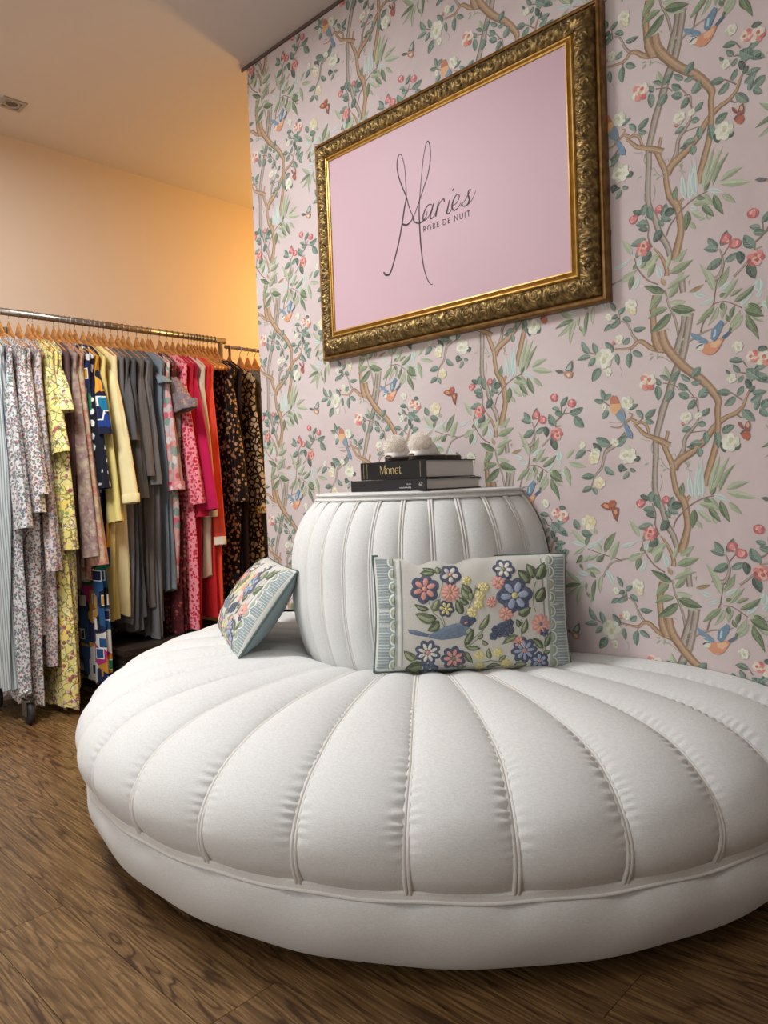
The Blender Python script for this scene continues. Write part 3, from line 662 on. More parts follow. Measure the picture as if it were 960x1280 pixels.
def flower(pr, kind, x, z, R, r):
    pal = dict(w=[(.80,.82,.74), (.85,.86,.79), (.88,.88,.82), (.74,.77,.66)], y=[(.85,.82,.66), (.88,.87,.76), (.82,.78,.62), (.86,.84,.72)],
               r=[(.72,.38,.37), (.80,.50,.47), (.86,.66,.60), (.64,.31,.32)], q=[(.88,.80,.74), (.84,.55,.50), (.87,.86,.80), (.78,.42,.40)], b=[(.72,.36,.38), (.82,.52,.50), (.87,.70,.64), (.66,.30,.34)])[kind]
    c0 = np.array([x, z]); R *= 1.12
    def petal(c, a, l, ww, col, lay):
        e = np.array([math.cos(a), math.sin(a)]); n = np.array([-e[1], e[0]]); P = []
        for k in range(11):
            t = 2*PI*k/11; rr = 1+r.uniform(-.09, .09); P.append(c+e*l*math.cos(t)*rr+n*ww*math.sin(t)*rr)
        pr.poly(P, col, lay)
    lay = 20+r.random()*2; a0 = r.random()*7
    if kind == 'b':
        petal(c0, a0, R, R*.85, pal[0], lay)
        for k in range(3): petal(c0+np.array([r.uniform(-.25,.25), r.uniform(-.25,.25)])*R, a0+k, R*.62, R*.3, pal[1+k % 2], lay+1+k*.3)
        return
    for k in range(7):
        a = a0+k*2*PI/7+r.uniform(-.2, .2); c = pal[(0, 1, 2, 1, 3, 0, 2)[k]]
        petal(c0+np.array([math.cos(a), math.sin(a)])*R*.52, a, R*.48, R*.40, c, lay+k*.25)
    for k in range(5):
        a = a0+.4+k*2*PI/5; c = pal[(2, 0, 1, 2, 3)[k]]
        petal(c0+np.array([math.cos(a), math.sin(a)])*R*.26, a, R*.30, R*.24, c, lay+2.2+k*.25)
    petal(c0, a0, R*.17, R*.14, (.80,.74,.50) if kind != 'r' else (.85,.68,.50), lay+4)
def build_print():
    pr = Print(); r = random.Random(3)
    bc = dict(t=[(.45,.41,.37), (.62,.58,.53), (.68,.64,.59), (.53,.49,.44)], n=[(.50,.39,.28), (.66,.54,.41), (.71,.60,.47), (.58,.46,.34)], s=[(.44,.37,.33), (.58,.50,.44)], v=[(.60,.63,.54)])
    for ln in PRINT_BRANCHES.split('\n'):
        tk = ln.split(); k = tk[0]; pts = [tuple(int(q)/1e4 for q in p.split(',')) for p in tk[1:]]
        sp = smooth_path(pts, 4); wd = [p[2]*(1+r.uniform(-.07, .07)) for p in sp]
        pr.strip([p[:2] for p in sp], wd, bc[k], dict(t=1, n=2, s=3, v=3.4)[k]+r.random()*.5)
    for ln in PRINT_LEAVES.split('\n'):
        k, *q = ln.split(); q = [int(i)/1e4 for i in q]; leaf(pr, k, q[:2], q[2:4], q[4], r)
    for ln in PRINT_FLOWERS.split('\n'):
        k, *q = ln.split(); q = [int(i)/1e4 for i in q]; flower(pr, k, *q, r)
    for i, (c, P) in enumerate(PRINT_CREATURES): pr.poly([(a/1e4, b/1e4) for a, b in P], c, 30+i*.4)
    ox, oz = -3.3, 0.
    cols = []; V = []; F = []; base = [(np.array(p), c, l) for p, c, l in zip(pr.P, pr.c, pr.l)]
    cen = np.array([p.mean(0) for p, _, _ in base]); rad = np.array([np.abs(p-p.mean(0)).max() for p, _, _ in base])
    x0, x1, z0, z1 = WALL_END+.001, 1.4, .0, CEIL-.001
    for ci in range(-5, 8):
        for ri in range(-4, 5):
            sh = np.array([ci*PRINT_U, ci*PRINT_V/2-round(ci/2)*PRINT_V+ri*PRINT_V])
            q = cen+sh; ok = (q[:, 0] > x0-rad) & (q[:, 0] < x1+rad) & (q[:, 1] > z0-rad) & (q[:, 1] < z1+rad)
            for i in np.nonzero(ok)[0]:
                p, c, l = base[i]; p = p+sh
                if p[:, 0].max() <= x0 or p[:, 0].min() >= x1 or p[:, 1].max() <= z0 or p[:, 1].min() >= z1: continue
                p = np.clip(p, (x0, z0), (x1, z1)); n = len(V)
                V += [(a, -.0004-l*4e-5, b) for a, b in p]; F.append(tuple(range(n, n+len(p)))); cols.append(c)
    o = mesh_obj('wallpaper_print', V, F, M['print'], bpy.data.objects['wall_right'], False, cols, (0, WALL_Y, 0))
    o['label'] = 'flowering branches, leaves, birds and butterflies printed on the pink paper'
build_print()
# ------------------------------------------------------------------ round channelled seat against the papered wall
def resample(prof, n):
    P = np.array(smooth_path([(a, b) for a, b in prof], 8)); d = np.r_[0, np.cumsum(np.hypot(*np.diff(P, axis=0).T))]
    s = np.linspace(0, d[-1], n); return np.c_[np.interp(s, d, P[:, 0]), np.interp(s, d, P[:, 1])], d[-1]
def profile_normals(P):
    T = np.gradient(P, axis=0); T /= np.linalg.norm(T, axis=1)[:, None]; return np.c_[T[:, 1]*-1, T[:, 0]]
YMAX = WALL_Y-.004
SC = np.array([-1.465, 1.785]); DC = np.array([-1.515, 1.765])
SEAT = [(.33, .385), (.39, .41), (.45, .432), (.55, .440), (.7, .442), (.8, .438), (.9, .425), (.99, .395), (1.055, .345), (1.082, .29), (1.078, .24), (1.052, .20)]
BASE = [(1.052, .205), (1.068, .18), (1.068, .14), (1.048, .09), (1.018, .050), (.980, .030), (.90, .028)]
DRUM = [(.375, .385), (.40, .45), (.422, .55), (.424, .65), (.420, .72), (.405, .78), (.380, .83), (.350, .866), (.328, .879)]
ot = empty('round_seat', (SC[0], SC[1], 0), 'large round off-white channel-tufted seat with a drum backrest, against the flowered wall', 'ottoman')
OFF = np.array([SC[0], SC[1], 0])
def place(P):
    P = P.copy(); P[..., 1] = np.minimum(P[..., 1], YMAX); return P-OFF
def channel(name, prof, cen, a0, a1, depth, puck, nu, nv, seed, tail=.22, cin=None, rin=.35, rout=1.0):
    P, L = resample(prof, nv); N = profile_normals(P)
    if N[len(N)//2, 1]+N[len(N)//2, 0] < 0: N = -N
    U = np.linspace(0, 1, nu); U = .5-.5*np.cos(PI*U)*(.35+.65*np.abs(np.cos(PI*U))**.5) if False else U
    r = random.Random(seed); ph = r.random()*6; G = np.zeros((nu, nv, 3)); s = np.linspace(0, 1, nv)
    amp = [r.uniform(.35, 1.) for _ in range(24)]; ampv = np.interp(s*23, range(24), amp); ph2 = np.cumsum(np.interp(np.linspace(0, 40, nv), range(41), [r.uniform(.55, 1.6) for _ in range(41)]))/nv
    for i, u in enumerate(U):
        a = a0+(a1-a0)*u; e = min(u, 1-u)*2
        shape = (math.sin(PI*u))**.44
        end = np.clip((1-s)/.04, 0, 1)**.5
        wid = (P[:, 0]*(a1-a0))
        dpt = depth*np.clip(wid/.16, .25, 1.)*(.10+.90*np.clip((1-s)/tail, 0, 1)**.6)
        h = dpt*(shape-.78)
        if puck:
            side = .45 if u < .5 else 1
            mu = min(u, 1-u); env = math.exp(-(max(0, mu-.05)/.085)**2)*min(1, mu/.035)*side
            win_ = np.clip((s-.30)/.12, 0, 1)*np.clip((.93-s)/.08, 0, 1)
            h = h+puck*env*win_*ampv**1.5*np.sin(2*PI*ph2*L/.021*1.0+ph+5*u)
        rr = P[:, 0]+N[:, 0]*h; zz = P[:, 1]+N[:, 1]*h
        c = cen if cin is None else cin+(cen-cin)*np.clip((rr-rin)/(rout-rin), 0, 1)[:, None]
        G[i, :, 0] = (c[..., 0])+rr*math.cos(a); G[i, :, 1] = (c[..., 1])+rr*math.sin(a); G[i, :, 2] = zz
    return MB().grid(place(G)).build(name, M['linen'], ot, True)
def cord(name, prof, cen, a, depth, w, tail=.22, cin=None, rin=.35, rout=1.):
    P, L = resample(prof, 50); N = profile_normals(P)
    if N[len(N)//2, 1]+N[len(N)//2, 0] < 0: N = -N
    m = MB(); da = .0062
    for sgn in (-1, 1):
        pts = []
        for q_, (r_, z_), n in zip(np.linspace(0, 1, 50), P, N):
            sq = 1-min(1, max(0, (0 if False else q_)))
            d = -depth*.78*min(1, max(.25, r_*.19/.16))*(.10+.90*min(1, sq/tail)**.6)+.0055; rr = r_+n[0]*d; c = cen if cin is None else cin+(cen-cin)*min(1, max(0, (rr-rin)/(rout-rin)))
            aa = a+sgn*da/max(rr, .2)*.6; pts.append((c[0]+rr*math.cos(aa), min(YMAX-.003, c[1]+rr*math.sin(aa)), z_+n[1]*d))
        m.tube([Vector(p)-Vector(OFF) for p in pts], w, 6)
    m.build(name, M['welt'], ot, True)
seams = [-14.0-11.0*k+(-.0) for k in range(17)]
seams = [8.5, -3.2, -14.0, -23.8, -34.2, -44.9, -55.0, -66.0, -77.2, -88.9, -100.6, -112.0, -123.4, -134.8, -146.2, -157.6, -169.0, -180.4, -191.8]
rad = np.radians(seams)
for k in range(len(rad)-1): channel('seat_channel', SEAT, SC, rad[k+1], rad[k], .027, .0042 if k < 9 else .0014, 44, 260, k, .16, DC, .36, .95)
for a in rad[1:-1]: cord('seam_welt', SEAT, SC, a, .027, .0046, .16, DC, .36, .95)
dseams = np.radians([17.5, 5.6, -8.5, -21.5, -35., -47., -59., -70.6, -82.3, -94.0, -105.7, -117.4, -129.1, -140.8, -152.5, -164.2, -176.0, -188.0, -200.])
for k in range(len(dseams)-1): channel('backrest_channel', DRUM, DC, dseams[k+1], dseams[k], .028, 0, 26, 70, 50+k, .12)
for a in dseams[1:-1]: cord('backrest_welt', DRUM, DC, a, .028, .0036, .12)
# flat top of the backrest with its double cord
m = MB(); A = np.radians(np.linspace(-200, 20, 90)); G = []
for r_, z_ in ((.315, .868), (.333, .876), (.338, .886), (.332, .896), (.318, .900), (.2, .901), (.01, .901)):
    G.append([(DC[0]+r_*math.cos(a)-OFF[0], min(YMAX, DC[1]+r_*math.sin(a))-OFF[1], z_) for a in A])
m.grid(G).build('backrest_top', M['linen'], ot, True)
m = MB()
for r_, z_ in ((.339, .894), (.341, .880)):
    m.tube([(DC[0]+r_*math.cos(a)-OFF[0], min(YMAX-.004, DC[1]+r_*math.sin(a))-OFF[1], z_) for a in A], .0038, 6)
m.build('top_cord', M['welt'], ot, True)
# base roll with a small pinch below every seam
A = np.linspace(math.radians(-191), math.radians(9), 900); P, L = resample(BASE, 26); G = np.zeros((len(A), 26, 3))
sr = np.array(rad)
for i, a in enumerate(A):
    d = np.abs(sr-a).min(); pin = math.exp(-(d/.028)**2); wide = math.exp(-(d/.10)**2)
    for j, (r_, z_) in enumerate(P):
        s_ = j/25; f = -.012*pin*math.exp(-((s_-.02)/.10)**2)-.006*wide*math.exp(-((s_-.12)/.16)**2)+.0022*math.sin(a*23+s_*5)*math.sin(PI*s_)
        rr = r_+f; G[i, j] = (SC[0]+rr*math.cos(a), SC[1]+rr*math.sin(a), z_)
MB().grid(place(G)).build('base_roll', M['linen'], ot, True)
m = MB()
for r_, z_ in ((1.058, .207), (1.060, .193)):
    m.tube([(SC[0]+r_*math.cos(a)-OFF[0], min(YMAX-.004, SC[1]+r_*math.sin(a))-OFF[1], z_+.0015*math.sin(a*32)) for a in A[::3]], .0042, 6)
m.grid([[(SC[0]+1.0615*math.cos(a)-OFF[0], min(YMAX-.003, SC[1]+1.0615*math.sin(a))-OFF[1], z_+.0015*math.sin(a*32)) for a in A[::3]] for z_ in (.193, .200, .207)])
m.build('base_cord', M['welt'], ot, True)
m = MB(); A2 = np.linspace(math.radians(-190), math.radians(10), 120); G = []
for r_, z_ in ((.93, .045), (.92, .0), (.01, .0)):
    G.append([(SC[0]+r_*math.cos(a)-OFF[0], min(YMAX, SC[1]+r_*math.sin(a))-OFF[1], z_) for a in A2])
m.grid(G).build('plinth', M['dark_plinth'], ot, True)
# ------------------------------------------------------------------ gilt frame with the pink shop sign
FX0, FX1, FZ0, FZ1 = -1.985, -.890, 1.370, 2.130
fr = empty('picture_frame', ((FX0+FX1)/2, WALL_Y, (FZ0+FZ1)/2), 'wide carved antique-gold picture frame around a pink shop sign, on the flowered wall', 'picture frame')
FO = np.array([(FX0+FX1)/2, WALL_Y, (FZ0+FZ1)/2]); RW = .090
def rail_pts(side, s, q, d):   # s along 0..len, q inward, d out from the wall
    if side == 0: p = (FX0+s, WALL_Y-d, FZ0+q)
    elif side == 1: p = (FX1-q, WALL_Y-d, FZ0+s)
    elif side == 2: p = (FX1-s, WALL_Y-d, FZ1-q)
    else: p = (FX0+q, WALL_Y-d, FZ1-s)
    return tuple(np.array(p)-FO)
FL_ = [FX1-FX0, FZ1-FZ0, FX1-FX0, FZ1-FZ0]
def frame_strip(m, side, prof, ns, disp=None):
    L = FL_[side]; G = []
    for i in range(ns+1):
        f = i/ns; row = []
        for q, d in prof:
            s = q+(L-2*q)*f; row.append(rail_pts(side, s, q, d+(disp(s, q, L) if disp else 0)))
        G.append(row)
    m.grid(G)
def carve(s, q, L):
    v = (q-.016)/.054; c = (s-L/2); p = .058; k = math.floor(c/p+.5); t = (c-k*p)/p       # -.5..+.5
    edge = max(0, math.sin(PI*min(1, max(0, v))))**.35
    sgn = 1 if k % 2 else -1
    dx, dy = t*p, (v-.48+.12*sgn)*.054; r_ = math.hypot(dx, dy); th = math.atan2(dy, dx*sgn)
    spiral = math.sin(r_*760-th*1.0)*math.exp(-(r_/.022)**2)
    leafy = abs(math.sin(PI*(t*3.0+.9*math.sin(v*2.6+sgn*.6)+.5*v*sgn)))**.7-.5
    fine = abs(math.sin(PI*(t*7+1.4*v*v*sgn)))-.5
    return edge*(.0030*spiral+.0062*leafy*(1-.6*math.exp(-(r_/.02)**2))+.0016*fine+.0015*math.sin(c*211+v*9))
CP = [(.016+.054*i/26, .027+.020*math.sin(PI*(i/26))**.7+.012*(i/26)) for i in range(27)]
for side in range(4):
    m = MB(); frame_strip(m, side, CP, int(FL_[side]/.0024), carve); m.build('carved_moulding', M['gilt_dark'], fr, True)
m = MB()
for side in range(4): frame_strip(m, side, [(0, .0), (0, .020), (.001, .027), (.004, .031), (.008, .032), (.0115, .030), (.013, .025), (.017, .024)], 1)
m.build('outer_lip', M['gilt_old'], fr, False)
m = MB()
for side in range(4): frame_strip(m, side, [(.069, .030), (.070, .043), (.073, .047), (.076, .046), (.0775, .040), (.080, .042), (.086, .050), (.0895, .049), (.0905, .044)], 1)
m.build('inner_lip', M['gilt'], fr, False)
pn = MB().box((-(FX1-FX0)/2+.089, -.045, -(FZ1-FZ0)/2+.089), ((FX1-FX0)/2-.089, -.030, (FZ1-FZ0)/2-.089)).build('sign_panel', M['panel'], fr)
m = MB()
def flat_stroke(m, pts, ws, y, k=1.):
    sp = smooth_path([(a, b, c) for (a, b), c in zip(pts, ws)], 7); P = np.array([p[:2] for p in sp]); W = np.array([p[2] for p in sp])*k
    P, N, W = ribbon_quads(P, W); m.grid([[(p[0]+n[0]*w/2, y, p[1]+n[1]*w/2), (p[0]-n[0]*w/2, y, p[1]-n[1]*w/2)] for p, n, w in zip(P, N, W)])
for i, (pts, ws) in enumerate(SIGN_STROKES): flat_stroke(m, [(a-FO[0], b-FO[2]) for a, b in pts], ws, -.0455-i*.00002, .0031)
m.build('lettering', M['ink'], pn); bpy.data.objects['lettering']['label'] = 'dark script reading aries after a tall looped M'
def text_mesh(name, body, size, mat, parent, mtx, label=None, space=1., sx=1., offset=0.):
    cu = bpy.data.curves.new(name, 'FONT'); cu.body = body; cu.size = size; cu.space_character = space; cu.extrude = .00015; cu.offset = -offset; cu.resolution_u = 4
    tmp = bpy.data.objects.new(name, cu); C.objects.link(tmp); dg = bpy.context.evaluated_depsgraph_get()
    me = bpy.data.meshes.new_from_object(tmp.evaluated_get(dg)); bpy.data.objects.remove(tmp)
    me.transform(Matrix.Diagonal((sx, 1, 1, 1))); me.transform(mtx); me.materials.clear(); me.materials.append(mat)
    o = bpy.data.objects.new(name, me); C.objects.link(o); o.parent = parent
    if label: o['label'] = label
    return o
rx90 = Matrix.Rotation(PI/2, 4, 'X')
(a0, b0), (a1, b1), (a2, b2) = SIGN_SMALL; cap = b2-b0
o = text_mesh('small_lettering', 'ROBE DE NUIT', cap/.70, M['ink'], pn, Matrix.Translation((a0-FO[0], -.0458, b0-FO[2]+.001)) @ rx90, 'small plain capitals reading ROBE DE NUIT', 1.35, offset=.0003)
wd = max(v.co.x for v in o.data.vertices)-min(v.co.x for v in o.data.vertices); xm = min(v.co.x for v in o.data.vertices)
for v in o.data.vertices: v.co.x = a0-FO[0]+(v.co.x-xm)*(a1-a0)/wd
# ------------------------------------------------------------------ cushions
TH = dict(navy=(.23,.29,.40), blue=(.36,.44,.55), blue2=(.38,.47,.56), bluelight=(.60,.66,.76), pink=(.84,.58,.53), pinklight=(.88,.68,.62), white=(.84,.83,.79), yellow=(.85,.80,.52), yellowlight=(.89,.86,.64), gold=(.72,.60,.36), olive=(.50,.52,.38), sage=(.50,.55,.42))
CWd, CHt, CT = .51, .30, .060
def cushion(name, label, M4, seed, thick=CT):
    root = empty(name, (0, 0, 0), label, 'cushion', 'embroidered cushions on the round seat'); root.matrix_world = M4
    r = random.Random(seed)
    def surf(x, z, side, lift=0.):
        u, v = 2*x/CWd-1, 2*z/CHt-1; u = max(-1, min(1, u)); v = max(-1, min(1, v))
        px = x-CWd/2; pz = z-CHt/2
        px *= 1-.035*(1-v*v)*abs(u)**3; pz *= 1-.035*(1-u*u)*abs(v)**3
        t = thick*(max(0, 1-abs(u)**2.6)*max(0, 1-abs(v)**2.4))**.52
        t += .0022*math.sin(u*9+v*5+seed)*(1-u*u)*(1-v*v)+.0025*math.sin(v*23+u*3)*math.exp(-((abs(u)-.86)/.12)**2)*(1-v*v)+.0035*math.sin(u*16+seed)*math.exp(-((v-.8)/.2)**2)*(1-u*u)
        t = max(t, 0); return (px, side*(t+lift), pz+CHt/2)
    for side, mat_, nm in ((-1, M['cushion_face'], 'front'), (1, M['slate'], 'back')):
        G = [[surf(CWd*(.5-.5*math.cos(PI*i/56)), CHt*(.5-.5*math.cos(PI*j/40)), side) for j in range(41)] for i in range(57)]
        MB().grid(G).build(nm+'_panel', mat_, root, True)
    edge = []
    for i in range(41): edge.append(surf(CWd*i/40, 0, 1))
    for i in range(1, 31): edge.append(surf(CWd, CHt*i/30, 1))
    for i in range(1, 41): edge.append(surf(CWd*(1-i/40), CHt, 1))
    for i in range(1, 30): edge.append(surf(0, CHt*(1-i/30), 1))
    MB().tube(edge, .0036, 7, closed=True).build('piping', M['slate_dark'], root, True)
    V = []; F = []; cols = []
    def fan(pts, col, lift, c=None):
        P = np.array(pts, float); c = P.mean(0) if c is None else np.array(c); n = len(V); N_ = len(P)
        j = r.uniform(-.02, .02); cc = lin(tuple(min(1, max(0, q+j)) for q in col))
        V.append(surf(c[0], c[1], -1, lift*1.5)); V.extend(surf((p[0]+c[0])/2, (p[1]+c[1])/2, -1, lift*1.4) for p in P); V.extend(surf(p[0], p[1], -1, lift*.6) for p in P)
        for i in range(N_):
            k = (i+1) % N_; F.append((n, n+1+i, n+1+k)); F.append((n+1+i, n+1+N_+i, n+1+N_+k, n+1+k)); cols.extend([cc, cc])
    def strip(P, w, col, lift):
        P = np.array(P, float); T = np.gradient(P, axis=0); T /= np.linalg.norm(T, axis=1)[:, None]+1e-9; N_ = np.c_[-T[:, 1], T[:, 0]]; n = len(V)
        for p, q in zip(P, N_):
            a, b = p+q*w/2, p-q*w/2; V.append(surf(a[0], a[1], -1, lift)); V.append(surf(b[0], b[1], -1, lift))
        for i in range(len(P)-1): F.append((n+2*i, n+2*i+1, n+2*i+3, n+2*i+2)); cols.append(lin(col))
    def oval(c, a, l, w, col, lift, k=10):
        e = np.array([math.cos(a), math.sin(a)]); q = np.array([-e[1], e[0]]); fan([np.array(c)+e*l*math.cos(2*PI*i/k)+q*w*math.sin(2*PI*i/k) for i in range(k)], col, lift)
    # slate side bands: ground, pinstripes, scallops and two ruled lines
    for sd in (0, 1):
        X = (lambda q: q) if sd == 0 else (lambda q: CWd-q)
        for i in range(40):
            z0, z1 = CHt*i/40, CHt*(i+1)/40
            for a, b in [(.053*q/7, .053*(q+1)/7) for q in range(7)]:
                n = len(V); V.extend([surf(X(a), z0, -1, .0005), surf(X(b), z0, -1, .0005), surf(X(b), z1, -1, .0005), surf(X(a), z1, -1, .0005)]); F.append((n, n+1, n+2, n+3)); cols.append(lin((.53, .595, .61)))
        zz = np.linspace(.002, CHt-.002, 24)
        strip([(X(.056), z) for z in zz], .006, (.64,.68,.66), .0006); strip([(X(.064), z) for z in zz], .009, (.86,.86,.83), .0006); strip([(X(.0715), z) for z in zz], .003, (.50,.56,.56), .0008)
        for i in range(38): strip([(X(.003+.033*q/4), .008+i*(CHt-.016)/37) for q in range(5)], .0016, (.80,.84,.83), .0013)
        ns = 9
        for i in range(ns):
            zc = (i+.5)*CHt/ns; R = CHt/ns*.48
            for rr, col, lf in ((1.0, (.84,.86,.83), .0016), (.82, (.58,.63,.55), .0022), (.55, (.66,.69,.60), .0027)):
                fan([(X(.052-R*rr*.95*math.cos(q)), zc+R*rr*math.sin(q)) for q in np.linspace(-PI/2, PI/2, 9)], col, lf, (X(.050), zc))
    for it in EMBROIDERY:
        if it[0] == 'stem': strip([p for p in smooth_path([(a/1e3, b/1e3) for a, b in it[3]], 5)], it[2]/1e3*1.6, TH[it[1]], .0008)
        elif it[0] == 'leaf':
            a = np.array(it[2:4])/1e3; b = np.array(it[4:6])/1e3; w_ = it[6]/.84e3; d = b-a; L = np.hypot(*d); e = d/L; q = np.array([-e[1], e[0]]); bd = r.uniform(-.12, .12)*L
            T = np.linspace(0, 1, 7); mid = [a+d*t+q*bd*math.sin(PI*t) for t in T]; hw = [w_*.5*math.sin(PI*t**.8)**.85 if 0 < t < 1 else 0 for t in T]
            dk, lt = ((.27,.33,.22), (.50,.57,.43)) if r.random() < .6 else ((.36,.42,.29), (.60,.64,.50))
            fan([m_+q*h for m_, h in zip(mid, hw)]+[m_-q*h for m_, h in list(zip(mid, hw))[-2:0:-1]], dk, .0012)
            fan([m_+q*h*.62 for m_, h in zip(mid, hw)][1:-1]+[m_-q*h*.25 for m_, h in list(zip(mid, hw))[-2:0:-1]], lt, .0018)
        elif it[0] == 'flower':
            _, oc, x, z, R, n, ic, mc = it; x /= 1e3; z /= 1e3; R /= .9e3; a0 = r.random()*6
            for i in range(n):
                a = a0+2*PI*i/n; c = (x+math.cos(a)*R*.55, z+math.sin(a)*R*.55); oval(c, a, R*.47, R*min(.50, 2.5/n), TH[oc], .0014)
            for i in range(n):
                a = a0+2*PI*i/n; c = (x+math.cos(a)*R*.50, z+math.sin(a)*R*.50); oval(c, a, R*.33, R*min(.29, 1.35/n), TH[ic], .0021, 8)
            oval((x, z), 0, R*.17, R*.17, TH[mc], .0027, 8)
        else: fan([(a/1e3, b/1e3) for a, b in it[2]], TH[it[1]], .0018)
    mesh_obj('embroidery', V, F, M['thread'], root, False, cols)['label'] = 'wool flowers, leaves and a blue bird between two scalloped slate bands'
    return root
def frame_matrix(org, xa, za):
    xa = Vector(xa).normalized(); za = Vector(za); za = (za-xa*za.dot(xa)).normalized(); ya = za.cross(xa)
    m = Matrix((xa, ya, za)).transposed().to_4x4(); m.translation = org; return m
c1 = cushion('cushion', 'cushion facing forward, embroidered with flowers and a blue bird, leaning on the drum backrest', frame_matrix((-1.150, 1.505, .432), (.365, .355, -0.012), (-.035, .036, .28)), 1)
Lx = Vector((.886, -.463, 0)); P0 = Vector((-1.75, 1.20, .435)); Uz = Vector((.05, .19, .25))
c2 = cushion('cushion', 'cushion seen edge-on with its plain slate back showing, leaning on the left of the drum', frame_matrix(P0-Lx*CWd/2+Vector((0, 0, .004)), Lx, Uz), 2, .066)
# ------------------------------------------------------------------ books on the backrest
def book(name, label, x0, x1, y0, y1, z0, z1, mat_, extra):
    b = empty(name, ((x0+x1)/2, (y0+y1)/2, z0), label, 'book', 'art books on the backrest top'); w_, d_, h_ = (x1-x0)/2, (y1-y0)/2, z1-z0; tk = .0028
    m = MB(); m.box((-w_, -d_, 0), (w_, d_, tk)); m.box((-w_, -d_, h_-tk), (w_, d_, h_)); m.box((-w_, -d_-.0005, 0), (w_, -d_+tk, h_)); cv_ = m.build('cover', mat_, b)
    MB().box((-w_+.004, -d_+tk, tk), (w_-.004, d_-.004, h_-tk)).build('pages', M['pages'], b)
    extra(cv_, w_, d_, h_)
def serif(m, s, x, z, H, y):
    # simple drawn serif letters; each a list of strokes (points, widths) on a unit cap height
    G = dict(M=(1.0, [([(.08,0),(.08,1)], [.05,.05]), ([(.1,1),(.5,.05)], [.15,.12]), ([(.5,.05),(.86,1)], [.05,.05]), ([(.88,1),(.88,0)], [.14,.14]), ([(0,.02),(.18,.02)], [.04,.04]), ([(.76,.02),(1.,.02)], [.04,.04]), ([(0,.98),(.14,.98)], [.04,.04]), ([(.86,.98),(1,.98)], [.04,.04])]),
             o=(.62, [([(.3,.66),(.08,.55),(.05,.33),(.1,.1),(.3,0),(.5,.1),(.55,.33),(.5,.55),(.3,.66)], [.05,.1,.14,.1,.05,.1,.14,.1,.05])]),
             n=(.66, [([(.12,.0),(.12,.64)], [.13,.13]), ([(.14,.5),(.3,.64),(.46,.6),(.52,.45),(.52,0)], [.04,.07,.12,.13,.13]), ([(.02,.02),(.24,.02)], [.04,.04]), ([(.42,.02),(.64,.02)], [.04,.04]), ([(.02,.62),(.12,.62)], [.04,.04])]),
             e=(.56, [([(.08,.36),(.5,.36),(.46,.58),(.28,.66),(.1,.55),(.05,.33),(.12,.08),(.32,0),(.5,.12)], [.04,.04,.08,.05,.1,.14,.11,.06,.04])]),
             t=(.42, [([(.16,.86),(.16,.12),(.26,.01),(.4,.1)], [.05,.13,.1,.04]), ([(.02,.63),(.36,.63)], [.045,.045])]))
    for ch in s:
        wd_, st_ = G[ch]
        for pts, ws in st_:
            sp = [(a, b, c) for (a, b), c in zip(pts, ws)]; sp = smooth_path(sp, 5) if len(sp) > 2 else sp
            P = np.array([(x+p[0]*H*.92, z+p[1]*H) for p in sp]); W = np.array([p[2]*H*.78 for p in sp]); P, N, W = ribbon_quads(P, W)
            m.grid([[(p[0]+n[0]*w2/2, y, p[1]+n[1]*w2/2), (p[0]-n[0]*w2/2, y, p[1]-n[1]*w2/2)] for p, n, w2 in zip(P, N, W)])
        x += (wd_+.09)*H*.92
def monet(cv_, w_, d_, h_):
    m = MB(); serif(m, 'Monet', -w_+.078, .0150, .025, -d_-.0009); m.build('title', M['gold_ink'], cv_)['label'] = 'gold serif title reading Monet'
    for x in (-w_+.012, -w_+.026, w_-.020): MB().box((x, -d_-.0008, .004), (x+.0008, -d_-.0003, h_-.004)).build('spine_rule', M['gold_ink'], cv_)
book('book', 'thick black book with a gold title on its spine, upper of the two', -1.540, -1.290, 1.512, 1.732, .9345, .9845, M['black_cover'], monet)
def lower(cv_, w_, d_, h_):
    mt = lambda x, z: Matrix.Translation((x, -d_-.0008, z)) @ Matrix.Rotation(PI, 4, 'Y') @ rx90
    text_mesh('title', 'Impressionism', .0075, M['white_ink'], cv_, mt(w_-.055, .010), 'small white upside-down title'); text_mesh('title', 'ed. by', .0065, M['white_ink'], cv_, mt(w_-.055, .019))
    text_mesh('volume_number', '24', .014, M['white_ink'], cv_, mt(w_-.012, .020), 'white upside-down number')
book('book', 'charcoal book with small white lettering, under the black one', -1.583, -1.290, 1.512, 1.757, .9015, .9335, M['charcoal_cover'], lower)
